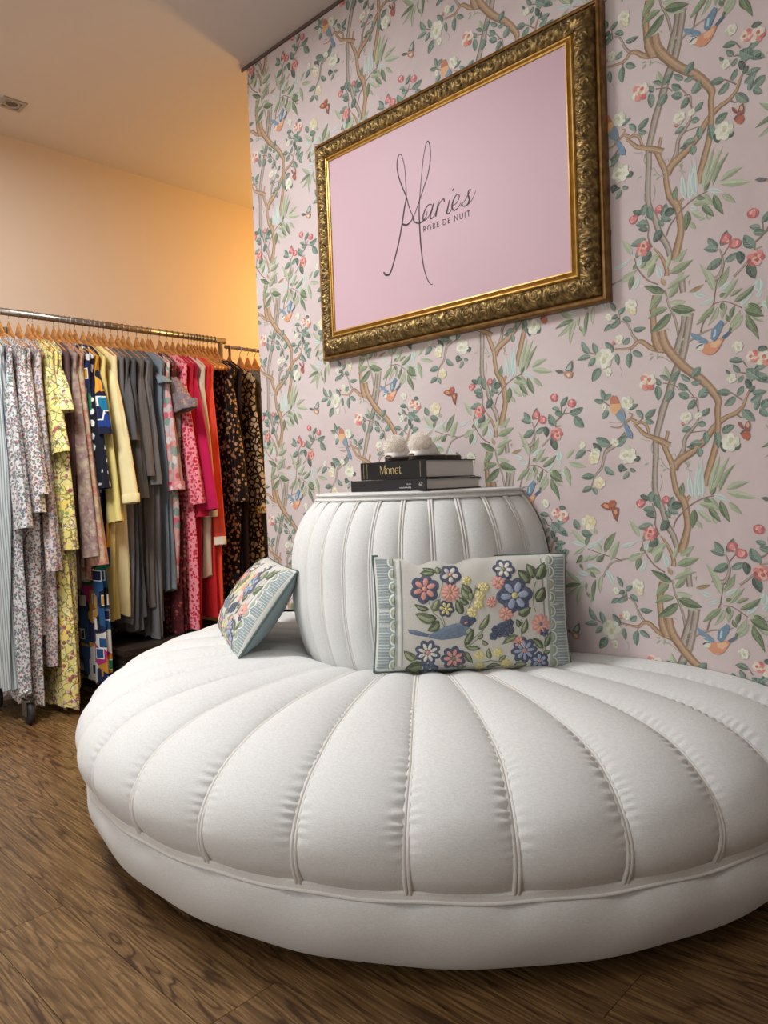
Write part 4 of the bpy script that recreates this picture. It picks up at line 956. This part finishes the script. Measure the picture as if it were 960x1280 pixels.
# ------------------------------------------------------------------ fluffy slippers on the books
def slipper(x, y, rz, label, seed):
    s = empty('slipper', (x, y, .9850), label, 'slipper', 'fluffy slippers on the books'); s.rotation_euler = (0, 0, rz)
    def outline(k, z):
        P = []
        for i in range(36):
            a = 2*PI*i/36; yy = -.105*math.cos(a); w_ = .0365 if yy < 0 else .028; P.append((math.sin(a)*w_*k, yy*(1 if k == 1 else .985), z))
        return P
    m = MB(); G = [outline(.2, 0), outline(.96, 0), outline(1, .002), outline(1, .0105), outline(.97, .012), outline(.2, .012)]; m.grid(G, closed_v=True); n = len(m.V)
    m.F.append(tuple(range(n-36, n))); m.F.append(tuple(range(35, -1, -1))); m.build('sole', M['sole'], s, False)
    m = MB(); G = [outline(.93, .0121), outline(.90, .0140), outline(.2, .0142)]; m.grid(G, closed_v=True); n = len(m.V); m.F.append(tuple(range(n-36, n))); m.build('insole', M['insole'], s, True)
    G = []
    for i in range(15):
        a = PI*i/14; row = []
        for j in range(10):
            t = j/9; yy = -.098+.072*t; w_ = .034*math.sqrt(max(.02, 1-((t-1)*.93)**2)) if t < 1 else .034; hgt = .006+.034*math.sin(PI*.5*min(1, t*1.25)); row.append((math.cos(a)*w_, yy, .0115+math.sin(a)*hgt))
        G.append(row)
    up = MB().grid(G).build('upper', M['satin'], s, True); up.modifiers.new('thickness', 'SOLIDIFY').thickness = .002
    r = random.Random(seed); V = []; F = []; c = Vector((0, -.064, .046))
    MB().lathe([(.0005, -.029)]+[(.029*math.sin(PI*i/10), -.029*math.cos(PI*i/10)) for i in range(1, 10)]+[(.0005, .029)], c=tuple(c), n=16).build('pompom_core', M['fur'], s, True)
    for i in range(3000):
        z = r.uniform(-.75, 1); a = r.uniform(0, 2*PI); q = math.sqrt(1-z*z); d = Vector((q*math.cos(a), q*math.sin(a), z)); L = r.uniform(.008, .0165)
        tn = d.orthogonal().normalized(); tn.rotate(Matrix.Rotation(r.uniform(0, 6.28), 3, d)); b = c+d*.0275; e = c+d*(.0275+L*.62)+tn*r.uniform(0, .007)+Vector((0, 0, -.002)); mid = (b+e)/2+tn*.001; sd = d.cross(tn)*.0007
        n = len(V); V += [b-sd, b+sd, mid+sd*.8, mid-sd*.8, e]; F += [(n, n+1, n+2, n+3), (n+3, n+2, n+4)]
    f = mesh_obj('pompom_fur', V, F, M['fur'], s, True); f['kind'] = 'stuff'
slipper(-1.458, 1.630, .12, 'white satin slipper with a fluffy fur pompom, left one of the pair on the books', 1)
slipper(-1.350, 1.628, -.06, 'white satin slipper with a fluffy fur pompom, right one of the pair on the books', 2)
# ------------------------------------------------------------------ clothes racks
RX, RZ = -3.32, 1.714
def rack(name, x, y0, y1, zr, rr, label, group=None, cast=True):
    k = empty(name, (x, (y0+y1)/2, 0), label, 'clothes rack', group); cy = (y0+y1)/2; a, b = y0-cy, y1-cy
    MB().tube([(0, a, zr), (0, b, zr)], rr, 16).build('rail', M['chrome'], k, True)
    for y in (a+.03, b-.03):
        MB().tube([(0, y, .125), (0, y, zr-rr*.6)], rr*.8, 12).build('upright', M['chrome'], k, True)
        MB().tube([(.0, y+(.06 if y < 0 else -.06), .10), (.0, y+(.06 if y < 0 else -.06), zr-.05-rr)], rr*.55, 10).build('brace', M['chrome'], k, True)
        MB().tube([(-.20, y, .13), (.20, y, .13)], rr*.9, 12).build('foot_bar', M['chrome'], k, True)
        if cast:
            for sx in (-.18, .18):
                c = MB().tube([(sx, y, .125), (sx, y, .10)], .009, 10)
                for s in (-1, 1): c.box((sx-.012, y+s*.016-.0015, .036), (sx+.034, y+s*.016+.0015, .106))
                c.box((sx-.012, y-.0175, .102), (sx+.034, y+.0175, .106)); f = c.build('caster_fork', M['steel_dark'], k)
                MB().lathe([(.006, -.012), (.034, -.012), (.042, -.009), (.0435, 0), (.042, .009), (.034, .012), (.006, .012)], c=(sx+.014, y, .044), n=22, axis='y').build('wheel', M['rubber'], f, True)
    return k
rack('clothes_rack', RX, 1.09, 2.285, RZ, .0155, 'steel tube clothes rack on casters packed with dresses, left of the papered wall')
rack('clothes_rack', -3.36, 2.31, 3.25, 1.695, .009, 'thinner clothes rack partly behind the corner of the papered wall')
bx = empty('storage_box', (-3.24, 1.83, 0), 'low dark storage box with beige edging on the floor under the dresses', 'storage box')
MB().box((-.23, -.33, .02), (.20, .30, .215)).build('body', M['box'], bx); MB().box((-.24, -.34, .217), (.21, .31, .240)).build('lid', M['box'], bx)
MB().box((-.235, -.335, 0), (.205, .305, .02)).build('base_strip', M['box_trim'], bx); MB().box((.2001, -.335, .2152), (.207, .305, .2168)).build('edge_strip', M['box_trim'], bx)
# hanger prototype: one bent-wood body and a wire hook
hp = empty('clothes_hanger', (0, 0, 0), 'x', 'hanger', 'wooden hangers on the racks')
def hanger_body():
    m = MB(); n = 30; Vt = []; 
    for i in range(n+1):
        u = -1+2*i/n; x = u*.198; zc = -.030-.085*abs(u)**1.35-.004*math.cos(u*PI); h = .0235-.0125*abs(u)**.7+.050*math.exp(-(u/.15)**2); t = .0055+.0035*abs(u)**3; yy = 0
        Vt.append([(x, yy-t, zc-h), (x, yy-t*1.0, zc+h*.7), (x, yy, zc+h), (x, yy+t, zc+h*.7), (x, yy+t, zc-h), (x, yy, zc-h*1.1)])
    m.grid(Vt, closed_v=True); m.F.append(tuple(range(6))); m.F.append(tuple(n*6+k for k in reversed(range(6)))); return m
hanger_body().build('wooden_body', M['hanger'], hp, True)
hk = [(0, 0, -.002), (0, 0, .035), (.002, 0, .052)]+[(-.002+.0185*math.cos(a)-.0, 0, .0715+.0185*math.sin(a)) for a in np.radians(np.linspace(-80, 190, 14))]
MB().tube(hk, .0017, 7).build('hook', M['chrome'], hp, True)
HK_TOP = .0715+.0185-.0017   # inside top of the hook above the body top origin
first_hanger = [True]
def put_hanger(y, label, rail_x=RX, rail_z=RZ, rr=.0155, yaw=0., tilt=0., dx=0.):
    if first_hanger[0]: r = hp; first_hanger[0] = False
    else:
        r = hp.copy(); C.objects.link(r)
        for ch in list(hp.children): c = ch.copy(); C.objects.link(c); c.parent = r
    r.location = (rail_x+.0, y, rail_z+rr-HK_TOP); r.rotation_euler = (0, tilt, yaw); r['label'] = label; return r
# fabrics ------------------------------------------------------------
def cloth(name, fn, rough=.85, sheen=.1, spec=.2):
    t = NT(name); v = t.coord(rnd=3.); col = fn(t, v); n = t.noise(v, 300, 2); f = t.noise(t.n('ShaderNodeMapping', ins={'Vector': v, 'Scale': (14, 14, 1.5)}).outputs[0], 2, 2)
    M[name] = t.set(col, rough, bump=t.math('ADD', n, t.math('MULTIPLY', f, 3.)), bs=.25, bd=.003, sheen=sheen, spec=spec)
def ditsy(base, cols, scale, th, base2=None, sc2=None, rand=1):
    def fn(t, v):
        vo = t.vor(v, scale, rand=rand); n = len(cols); ids = t.n('ShaderNodeSeparateColor', ins={0: vo.outputs['Color']}).outputs[0]
        c = t.ramp(ids, [(i/n, q) for i, q in enumerate(cols)], 'CONSTANT')
        b = base
        if base2:
            b = t.mix(t.ramp(t.noise(v, sc2 or scale*.5, 4, 1.), [(.45, 0.), (.55, 1.)]), base, base2)
        dist = t.math('ADD', vo.outputs['Distance'], t.math('MULTIPLY', t.math('SUBTRACT', t.noise(v, scale*2.2, 2), .5), .4))
        return t.mix(t.ramp(dist, [(th, 1.), (th+.06, 0.)]), b, c)
    return fn
def solid(c):
    return lambda t, v: t.ramp(t.noise(v, 8, 3), [(.3, tuple(x*.93 for x in c)), (.7, c)])
def leopard(base, ring, centre, scale):
    def fn(t, v):
        vo = t.vor(t.n('ShaderNodeVectorMath', operation='ADD', ins={0: v, 1: t.n('ShaderNodeVectorMath', operation='SCALE', ins={0: t.n('ShaderNodeTexNoise', ins={'Vector': v, 'Scale': 60}).outputs['Color'], 'Scale': .012}).outputs[0]}).outputs[0], scale)
        return t.ramp(vo.outputs['Distance'], [(0, centre), (.37, centre), (.43, ring), (.55, ring), (.6, base)], 'LINEAR')
    return fn
def giraffe(line, patch, scale):
    def fn(t, v):
        vo = t.vor(v, scale, 'DISTANCE_TO_EDGE'); return t.ramp(vo.outputs['Distance'], [(.10, line), (.17, patch)])
    return fn
def vine(base, dark, blobs, scale):
    def fn(t, v):
        vv = t.n('ShaderNodeVectorMath', operation='ADD', ins={0: v, 1: t.n('ShaderNodeVectorMath', operation='SCALE', ins={0: t.n('ShaderNodeTexNoise', ins={'Vector': v, 'Scale': 22}).outputs['Color'], 'Scale': .06}).outputs[0]}).outputs[0]
        e = t.vor(vv, scale, 'DISTANCE_TO_EDGE').outputs['Distance']; b = t.mix(t.ramp(t.noise(v, 9, 3), [(.4, 0.), (.65, 1.)]), base[0], base[1])
        c = ditsy(base[0], blobs, scale*2.2, .75)(t, v); vo = t.vor(v, scale*1.6); m = t.ramp(vo.outputs['Distance'], [(.36, 1.), (.44, 0.)])
        return t.mix(t.ramp(e, [(.03, .75), (.06, 0.)]), t.mix(m, b, c), dark)
    return fn
def paisley(cols, scale):
    def fn(t, v):
        w_ = t.n('ShaderNodeTexWave', wave_type='RINGS', ins={'Vector': v, 'Scale': scale*.16, 'Distortion': 9, 'Detail': 3, 'Detail Scale': 1.6}).outputs['Fac']; n = len(cols)
        a = t.ramp(t.noise(v, scale*.22, 3, 2.), [(.25+.5*i/(n-1), q) for i, q in enumerate(cols)])
        return t.mix(t.ramp(w_, [(.45, 0.), (.6, .6)]), a, ditsy(cols[1], [cols[0], cols[2], cols[-1]], scale*1.2, .4)(t, v))
    return fn
def blocks(cols, scale):
    def fn(t, v):
        vo = t.vor(v, scale, metric='CHEBYCHEV'); n = len(cols); sp = t.n('ShaderNodeSeparateColor', ins={0: vo.outputs['Color']})
        a = t.ramp(sp.outputs[0], [(i/n, q) for i, q in enumerate(cols)], 'CONSTANT'); b = t.ramp(sp.outputs[1], [(i/n, q) for i, q in enumerate(cols[2:]+cols[:2])], 'CONSTANT')
        return t.mix(t.ramp(vo.outputs['Distance'], [(.25, 1.), (.26, 0.)], 'LINEAR'), t.mix(t.ramp(vo.outputs['Distance'], [(.30, 0.), (.31, 1.)]), (.88, .88, .86), a), b)
    return fn
cloth('stripe_blue', lambda t, v: t.mix(t.ramp(t.n('ShaderNodeTexWave', bands_direction='X', ins={'Vector': v, 'Scale': 26, 'Distortion': .3}).outputs['Fac'], [(.55, 0.), (.65, 1.)]), (.77, .79, .79), (.52, .58, .60)))
cloth('ditsy_grey', ditsy((.76, .76, .77), [(.42,.44,.50), (.60,.46,.48), (.40,.50,.44), (.85,.85,.85)], 108, .52))
cloth('ditsy_white', ditsy((.84, .82, .81), [(.58,.38,.38), (.44,.49,.58), (.44,.50,.43), (.66,.55,.50)], 112, .50))
cloth('ditsy_rose', ditsy((.80, .76, .75), [(.60,.42,.42), (.46,.48,.56), (.52,.51,.44), (.72,.58,.49)], 100, .50))
cloth('yellow_vine', vine(((.88,.84,.55), (.92,.82,.42)), (.34, .30, .20), [(.56,.66,.40), (.78,.68,.66), (.70,.36,.40), (.93,.90,.70)], 26))
cloth('yellow_vine_pale', vine(((.88,.87,.66), (.90,.84,.48)), (.36, .34, .24), [(.50,.60,.36), (.86,.82,.78), (.66,.40,.42), (.62,.56,.30)], 30))
cloth('mauve_paisley', paisley([(.42,.32,.32), (.58,.47,.47), (.68,.62,.52), (.74,.66,.64)], 46))
cloth('rose_paisley', paisley([(.60,.46,.44), (.74,.66,.52), (.70,.42,.38), (.80,.74,.68)], 40))
cloth('mauve_dark', solid((.38, .28, .29)))
cloth('blue_geo', blocks([(.10,.22,.50), (.08,.10,.20), (.10,.44,.58), (.86,.60,.20), (.70,.72,.76), (.10,.14,.30)], 9))
cloth('multi_geo', blocks([(.10,.14,.30), (.10,.46,.30), (.66,.16,.42), (.12,.30,.48), (.80,.80,.78), (.10,.14,.30), (.72,.52,.16), (.08,.10,.16)], 13))
cloth('dots_navy', ditsy((.075, .09, .14), [(.90,.90,.88), (.86,.88,.90)], 19, .30, rand=.15))
cloth('yellow', solid((.90, .83, .52))); cloth('butter', solid((.93, .87, .66)))
cloth('grey1', solid((.36, .36, .37))); cloth('grey2', solid((.44, .44, .45))); cloth('grey3', solid((.32, .335, .35))); cloth('taupe', solid((.42, .39, .37)))
cloth('slate_blue', solid((.49, .535, .57))); cloth('blacktrim', solid((.09, .09, .11))); cloth('black', solid((.06, .055, .07)))
cloth('pink_floral', ditsy((.80,.74,.74), [(.84,.50,.48), (.80,.40,.44), (.52,.62,.58), (.88,.66,.62), (.86,.82,.80)], 26, .48, (.84,.62,.60), 14))
cloth('rose_cuff', ditsy((.88,.58,.60), [(.72,.20,.30), (.90,.84,.82)], 30, .34))
cloth('brown_ditsy', ditsy((.50,.44,.44), [(.70,.46,.44), (.42,.50,.56), (.66,.58,.44), (.48,.36,.42)], 75, .42))
cloth('pink_hearts', ditsy((.92,.58,.62), [(.76,.16,.26), (.82,.22,.30)], 62, .42, rand=.75))
cloth('red_ditsy', ditsy((.34,.10,.13), [(.62,.30,.28), (.24,.10,.10)], 60, .4))
cloth('crimson', solid((.74, .10, .22))); cloth('magenta', solid((.76, .10, .32))); cloth('red', solid((.82, .17, .20)))
cloth('cream', solid((.88, .83, .74))); cloth('cream_cuff', solid((.90, .87, .80))); cloth('coral', solid((.92, .34, .24)))
cloth('leopard', leopard((.08,.05,.045), (.10,.065,.05), (.68,.52,.35), 50)); cloth('brown_dark', solid((.17, .10, .08)))
cloth('giraffe', giraffe((.15, .09, .07), (.80, .69, .52), 34)); cloth('olive_paisley', paisley([(.30,.27,.20), (.44,.42,.34), (.36,.42,.46), (.62,.56,.40)], 60))
cloth('ochre_border', ditsy((.82,.68,.38), [(.40,.30,.18), (.60,.36,.22)], 48, .36)); cloth('olive', paisley([(.34,.30,.18), (.56,.50,.30), (.70,.60,.34)], 60))
# garment builder ----------------------------------------------------
def garment(y, name, cat, label, mat, hem, sleeve=None, slmat=None, flare=1.0, wide=.10, cuff=None, hemw=.20, th=.020, top=None, lower=None, lowz=None, yaw=0., rail_x=RX, rail_z=RZ, rr=.0155, hlabel=None, seed=0, out=.045, band=None, open_=0):
    r = random.Random(seed*13+5)
    zt = rail_z+rr-HK_TOP-.004     # hanger origin height
    root = empty(name, (rail_x, y, 0), label, cat, 'dresses hanging on the racks'); root.rotation_euler = (0, 0, yaw)
    def shoulder(x):
        u = min(1.25, abs(x)/.198); return zt-.030-.085*u**1.35+.0235-.0125*u**.7+.012
    nth = 72; nz = 40
    ph = [r.random()*6 for _ in range(5)]; k1, k2 = r.choice((7, 8, 9)), r.choice((12, 13, 15)); a1 = r.uniform(.006, .011); a2 = r.uniform(.002, .005)
    def body(z_lo, f0, f1, hw0, hw1, mat_, nm, slope=True, extra=0.):
        G = []; zhi = None
        for j in range(nz+1):
            t = j/nz; row = []; g = f0+(f1-f0)*t
            for i in range(nth):
                a = 2*PI*i/nth; cx = math.cos(a); hw = (hw0+(hw1-hw0)*t**.8)
                if slope: hw *= 1-.10*math.sin(PI*min(1, t*2.2))
                x = hw*(abs(cx)**.75)*(1 if cx > 0 else -1)
                b = th*(1.0+.15*min(1, t*5)+.35*t)+extra
                fold = (a1*math.sin(k1*a+ph[0]+t*1.2)+a2*math.sin(k2*a+ph[1]-t*2)+.003*math.sin(5*a+t*7+ph[3]))*min(1, t*3)
                sa = math.sin(a); yy = b*abs(sa)**.55*(1 if sa > 0 else -1)+fold
                x += fold*1.1*cx*2
                if slope:
                    z0 = shoulder(x); zz = z0+(z_lo-z0)*t
                    if abs(x) < .115: zz -= (1-abs(x)/.115)**.75*.095*max(0, 1-t*6)*(1 if math.sin(a) < 0 else .8)
                else: zz = lowz+.01+(z_lo-lowz-.01)*t
                if t > .96: zz += .008*math.sin(k1*a+ph[2])
                x = max(x, BACK_X+.012-rail_x); row.append((x, yy, zz))
            G.append(row)
        m = MB().grid(G, closed_v=True); return m.build(nm, mat_, root, True)
    if lower:
        body(lowz, 0, .6, .196, .186, M[mat], 'bodice'); body(hem, .5, 1, .180, hemw*.9, M[lower], 'skirt', False)
    else: body(hem, 0, 1, .228, hemw*.92, M[mat], 'body')
    if sleeve:
        for sd in (1, -1):
            G = []; n = 28; ns = 30; L = 0; ph4 = r.random()*6; x0 = sd*.208; zs = shoulder(.20)
            w0 = .060; w1 = wide
            for j in range(ns+1):
                t = j/ns; row = []; cx = x0+sd*(out*t**.8)-sd*(w0*.55)*(1-t); zc = zs-.055*(1-t)+(sleeve-zs)*t; wv = w0+(w1-w0)*t**flare
                for i in range(n):
                    a = 2*PI*i/n; f = (.0045*math.sin(4*a+ph4+3*t)+.0025*math.sin(7*a+ph4))*min(1, t*2.5)
                    xx = cx+sd*0+(wv*.5+f)*math.cos(a); yy = (.017+.008*t+f)*math.sin(a); ztilt = (math.cos(a)*sd)
                    zz = zc-ztilt*(.020*(1-t))+(.012*flare*ztilt*(wv/.1-.4)*t*.5)
                    if t == 0: zz += 0
                    xx = max(xx, BACK_X+.012-rail_x); row.append((xx, yy, min(zz, shoulder(xx)+.004) if t < .2 else zz))
                G.append(row)
            s_ = MB().grid(G, closed_v=True).build('sleeve', M[slmat or mat], root, True)
            if cuff:
                R0 = np.array(G[-1]); R1 = R0.copy(); cen = R0.mean(0); k = (R0-cen); R1 = cen+k*np.array([1.04, 1.12, 1]); R2 = R1.copy(); R2[:, 2] += .034; R0b = R1.copy(); R0b[:, 2] -= .006
                MB().grid([(cen+k*np.array([.95, 1., 1])-np.array([0,0,.004])), R0b, R1, R2, cen+k*np.array([1., 1.05, 1])+np.array([0, 0, .036])], closed_v=True).build('cuff', M[cuff], s_, True)
    if band:   # contrasting hem band
        pass
    hl = hlabel or ('wooden hanger holding up the '+band_label(label))
    put_hanger(y, hl, rail_x, rail_z, rr, yaw)
    return root
def band_label(l):
    w_ = l.split(); return ' '.join(w_[:9])
GT = [
 (1.080,'long_dress','dress','pale blue striped long dress at the very left end of the rack','stripe_blue',.14,None,dict(hemw=.15)),
 (1.125,'long_dress','dress','grey ditsy-flower dress with loose sleeves beside the pale striped one','ditsy_grey',.12,.80,dict(wide=.13)),
 (1.160,'long_dress','dress','whitish tiny-flower dress with full-length skirt, leftmost of the tiny-flower ones','ditsy_white',.06,.86,dict(wide=.10)),
 (1.195,'dress','dress','whitish tiny-flower dress ending at knee height above the caster','ditsy_white',.34,.93,dict(wide=.12)),
 (1.235,'long_dress','dress','rosy tiny-flower dress next to the yellow flowered ones','ditsy_rose',.22,.62,dict(wide=.07)),
 (1.275,'long_dress','dress','yellow vine-print long dress with short flared sleeves, its hem on the floor','yellow_vine',.03,1.10,dict(wide=.14,flare=1.3,hemw=.25)),
 (1.294,'long_dress','dress','yellow vine-print long dress with wrist-length sleeves','yellow_vine',.05,.70,dict(wide=.10,hemw=.24)),
 (1.318,'long_dress','dress','paler yellow flowered dress with short square sleeves','yellow_vine_pale',.10,1.275,dict(wide=.10,hemw=.22)),
 (1.352,'dress','dress','plain dark mauve dress hidden between yellow and paisley ones','mauve_dark',.52,None,{}),
 (1.384,'kimono','kimono','dull mauve paisley kimono with wide hanging sleeves','mauve_paisley',.62,.66,dict(wide=.145,flare=1.4)),
 (1.408,'kimono','kimono','rosy paisley kimono with the widest draped sleeves','rose_paisley',.56,.62,dict(wide=.17,flare=1.6)),
 (1.436,'long_dress','dress','long dress printed with big navy, green and magenta squares down to the floor','multi_geo',.10,None,dict(hemw=.27)),
 (1.456,'blouse','blouse','navy blouse with large white polka dots','dots_navy',.72,.95,dict(wide=.09)),
 (1.480,'dress','dress','blue, orange and grey block-print dress beside the yellow one','blue_geo',.60,1.18,dict(wide=.10)),
 (1.515,'dress','dress','clear yellow plain dress with flared cuffs','yellow',.36,.80,dict(wide=.13,flare=1.8,out=.03)),
 (1.545,'dress','dress','butter-cream plain dress with long turned-cuff sleeves','butter',.38,.885,dict(wide=.14,cuff='butter',out=.065)),
 (1.590,'dress','dress','warm grey dress right beside the butter-cream one','grey2',.34,None,{}),
 (1.614,'dress','dress','dark grey dress with elbow sleeves, leftmost of the dark grey ones','grey1',.30,1.16,dict(wide=.07,out=.02)),
 (1.650,'dress','dress','charcoal grey dress with shorter hem','grey3',.36,.90,dict(wide=.07,out=.02)),
 (1.682,'dress','dress','dark taupe dress with narrow sleeves among the grey ones','taupe',.40,1.00,dict(wide=.065,out=.02)),
 (1.708,'dress','dress','mid grey dress hanging lowest of the grey ones','grey2',.25,.96,dict(wide=.07,out=.015)),
 (1.736,'dress','dress','plain charcoal sleeveless dress beside the slate blue one','grey3',.32,None,{}),
 (1.778,'dress','dress','slate blue dress with cap sleeves','slate_blue',.46,1.43,dict(wide=.075,slmat='slate_blue',out=.02)),
 (1.808,'dress','dress','pink watercolour-flower dress with rose cuffs','pink_floral',.50,.935,dict(wide=.09,cuff='rose_cuff',out=.02)),
 (1.838,'dress','dress','dark red small-print dress below the brown flowered sleeve','red_ditsy',.25,None,{}),
 (1.852,'blouse','blouse','grey-brown tiny-flower blouse with wide short sleeves','brown_ditsy',.95,1.305,dict(wide=.17,cuff='brown_ditsy',out=.085)),
 (1.900,'dress','dress','pink dress covered in small red hearts, with flared sleeves','pink_hearts',.26,.86,dict(wide=.13,flare=1.3,out=.05,hemw=.22)),
 (1.938,'dress','dress','crimson plain dress right behind the heart-print one','crimson',.26,.80,dict(wide=.08,out=.03)),
 (1.972,'kimono','kimono','magenta kimono with wide flared sleeves','magenta',.80,.83,dict(wide=.15,flare=1.4,out=.07)),
 (2.004,'dress','dress','cream plain dress with white cuffs between magenta and coral','cream',.50,.80,dict(wide=.09,cuff='cream_cuff',out=.01)),
 (2.032,'dress','dress','scarlet plain dress behind the cream one','red',.30,None,{}),
 (2.062,'dress','dress','coral orange dress with pale lace cuffs','coral',.30,.66,dict(wide=.08,cuff='cream_cuff',out=.01)),
 (2.200,'dress','dress','plain black dress beside the leopard-print one','black',.50,None,{}),
 (2.176,'dress','dress','leopard-print dress with long gathered sleeves','leopard',.30,.86,dict(wide=.085,out=.03)),
 (2.222,'dress','dress','very dark brown dress at the right end of the first rack','brown_dark',.30,None,{}),
]
for i, (y, nm, cat, lab, mt, hem, sl, kw) in enumerate(GT):
    rr_ = random.Random(i); garment(y, nm, cat, lab, mt, hem, sl, seed=i, yaw=rr_.uniform(-.05, .05), th=.015, **kw)
for i, (y, nm, lab) in enumerate(((2.080, 'a', 'empty wooden hanger right beside the coral dress'), (2.096, 'b', 'second empty wooden hanger from the coral dress'), (2.112, 'c', 'middle one of the five empty wooden hangers'), (2.130, 'd', 'empty wooden hanger two before the leopard-print dress'), (2.150, 'e', 'empty wooden hanger right beside the leopard-print dress'))):
    put_hanger(y, lab, yaw=.03*math.sin(i*2.))
put_hanger(1.568, 'empty wooden hanger between the butter-cream and the warm grey dress')
K2 = dict(rail_x=-3.36, rail_z=1.695, rr=.009, th=.014)
garment(2.335, 'dress', 'dress', 'giraffe-print brown dress with ochre cuffs on the second rack', 'giraffe', .30, .80, wide=.085, cuff='ochre_border', out=.03, seed=61, **K2)
garment(2.405, 'dress', 'dress', 'olive paisley dress with long sleeves, left one of the olive pair', 'olive_paisley', .60, .83, wide=.10, seed=62, out=.05, **K2)
garment(2.455, 'dress', 'dress', 'olive paisley dress with a pale collar, right one of the olive pair', 'olive_paisley', .55, .80, wide=.10, seed=63, out=.05, **K2)
garment(2.505, 'dress', 'dress', 'olive gold paisley dress half hidden by the papered wall', 'olive', .55, .82, wide=.10, seed=64, out=.05, **K2)
garment(2.580, 'dress', 'dress', 'plain black dress hanging low at the papered corner', 'black', .20, None, seed=65, **K2)
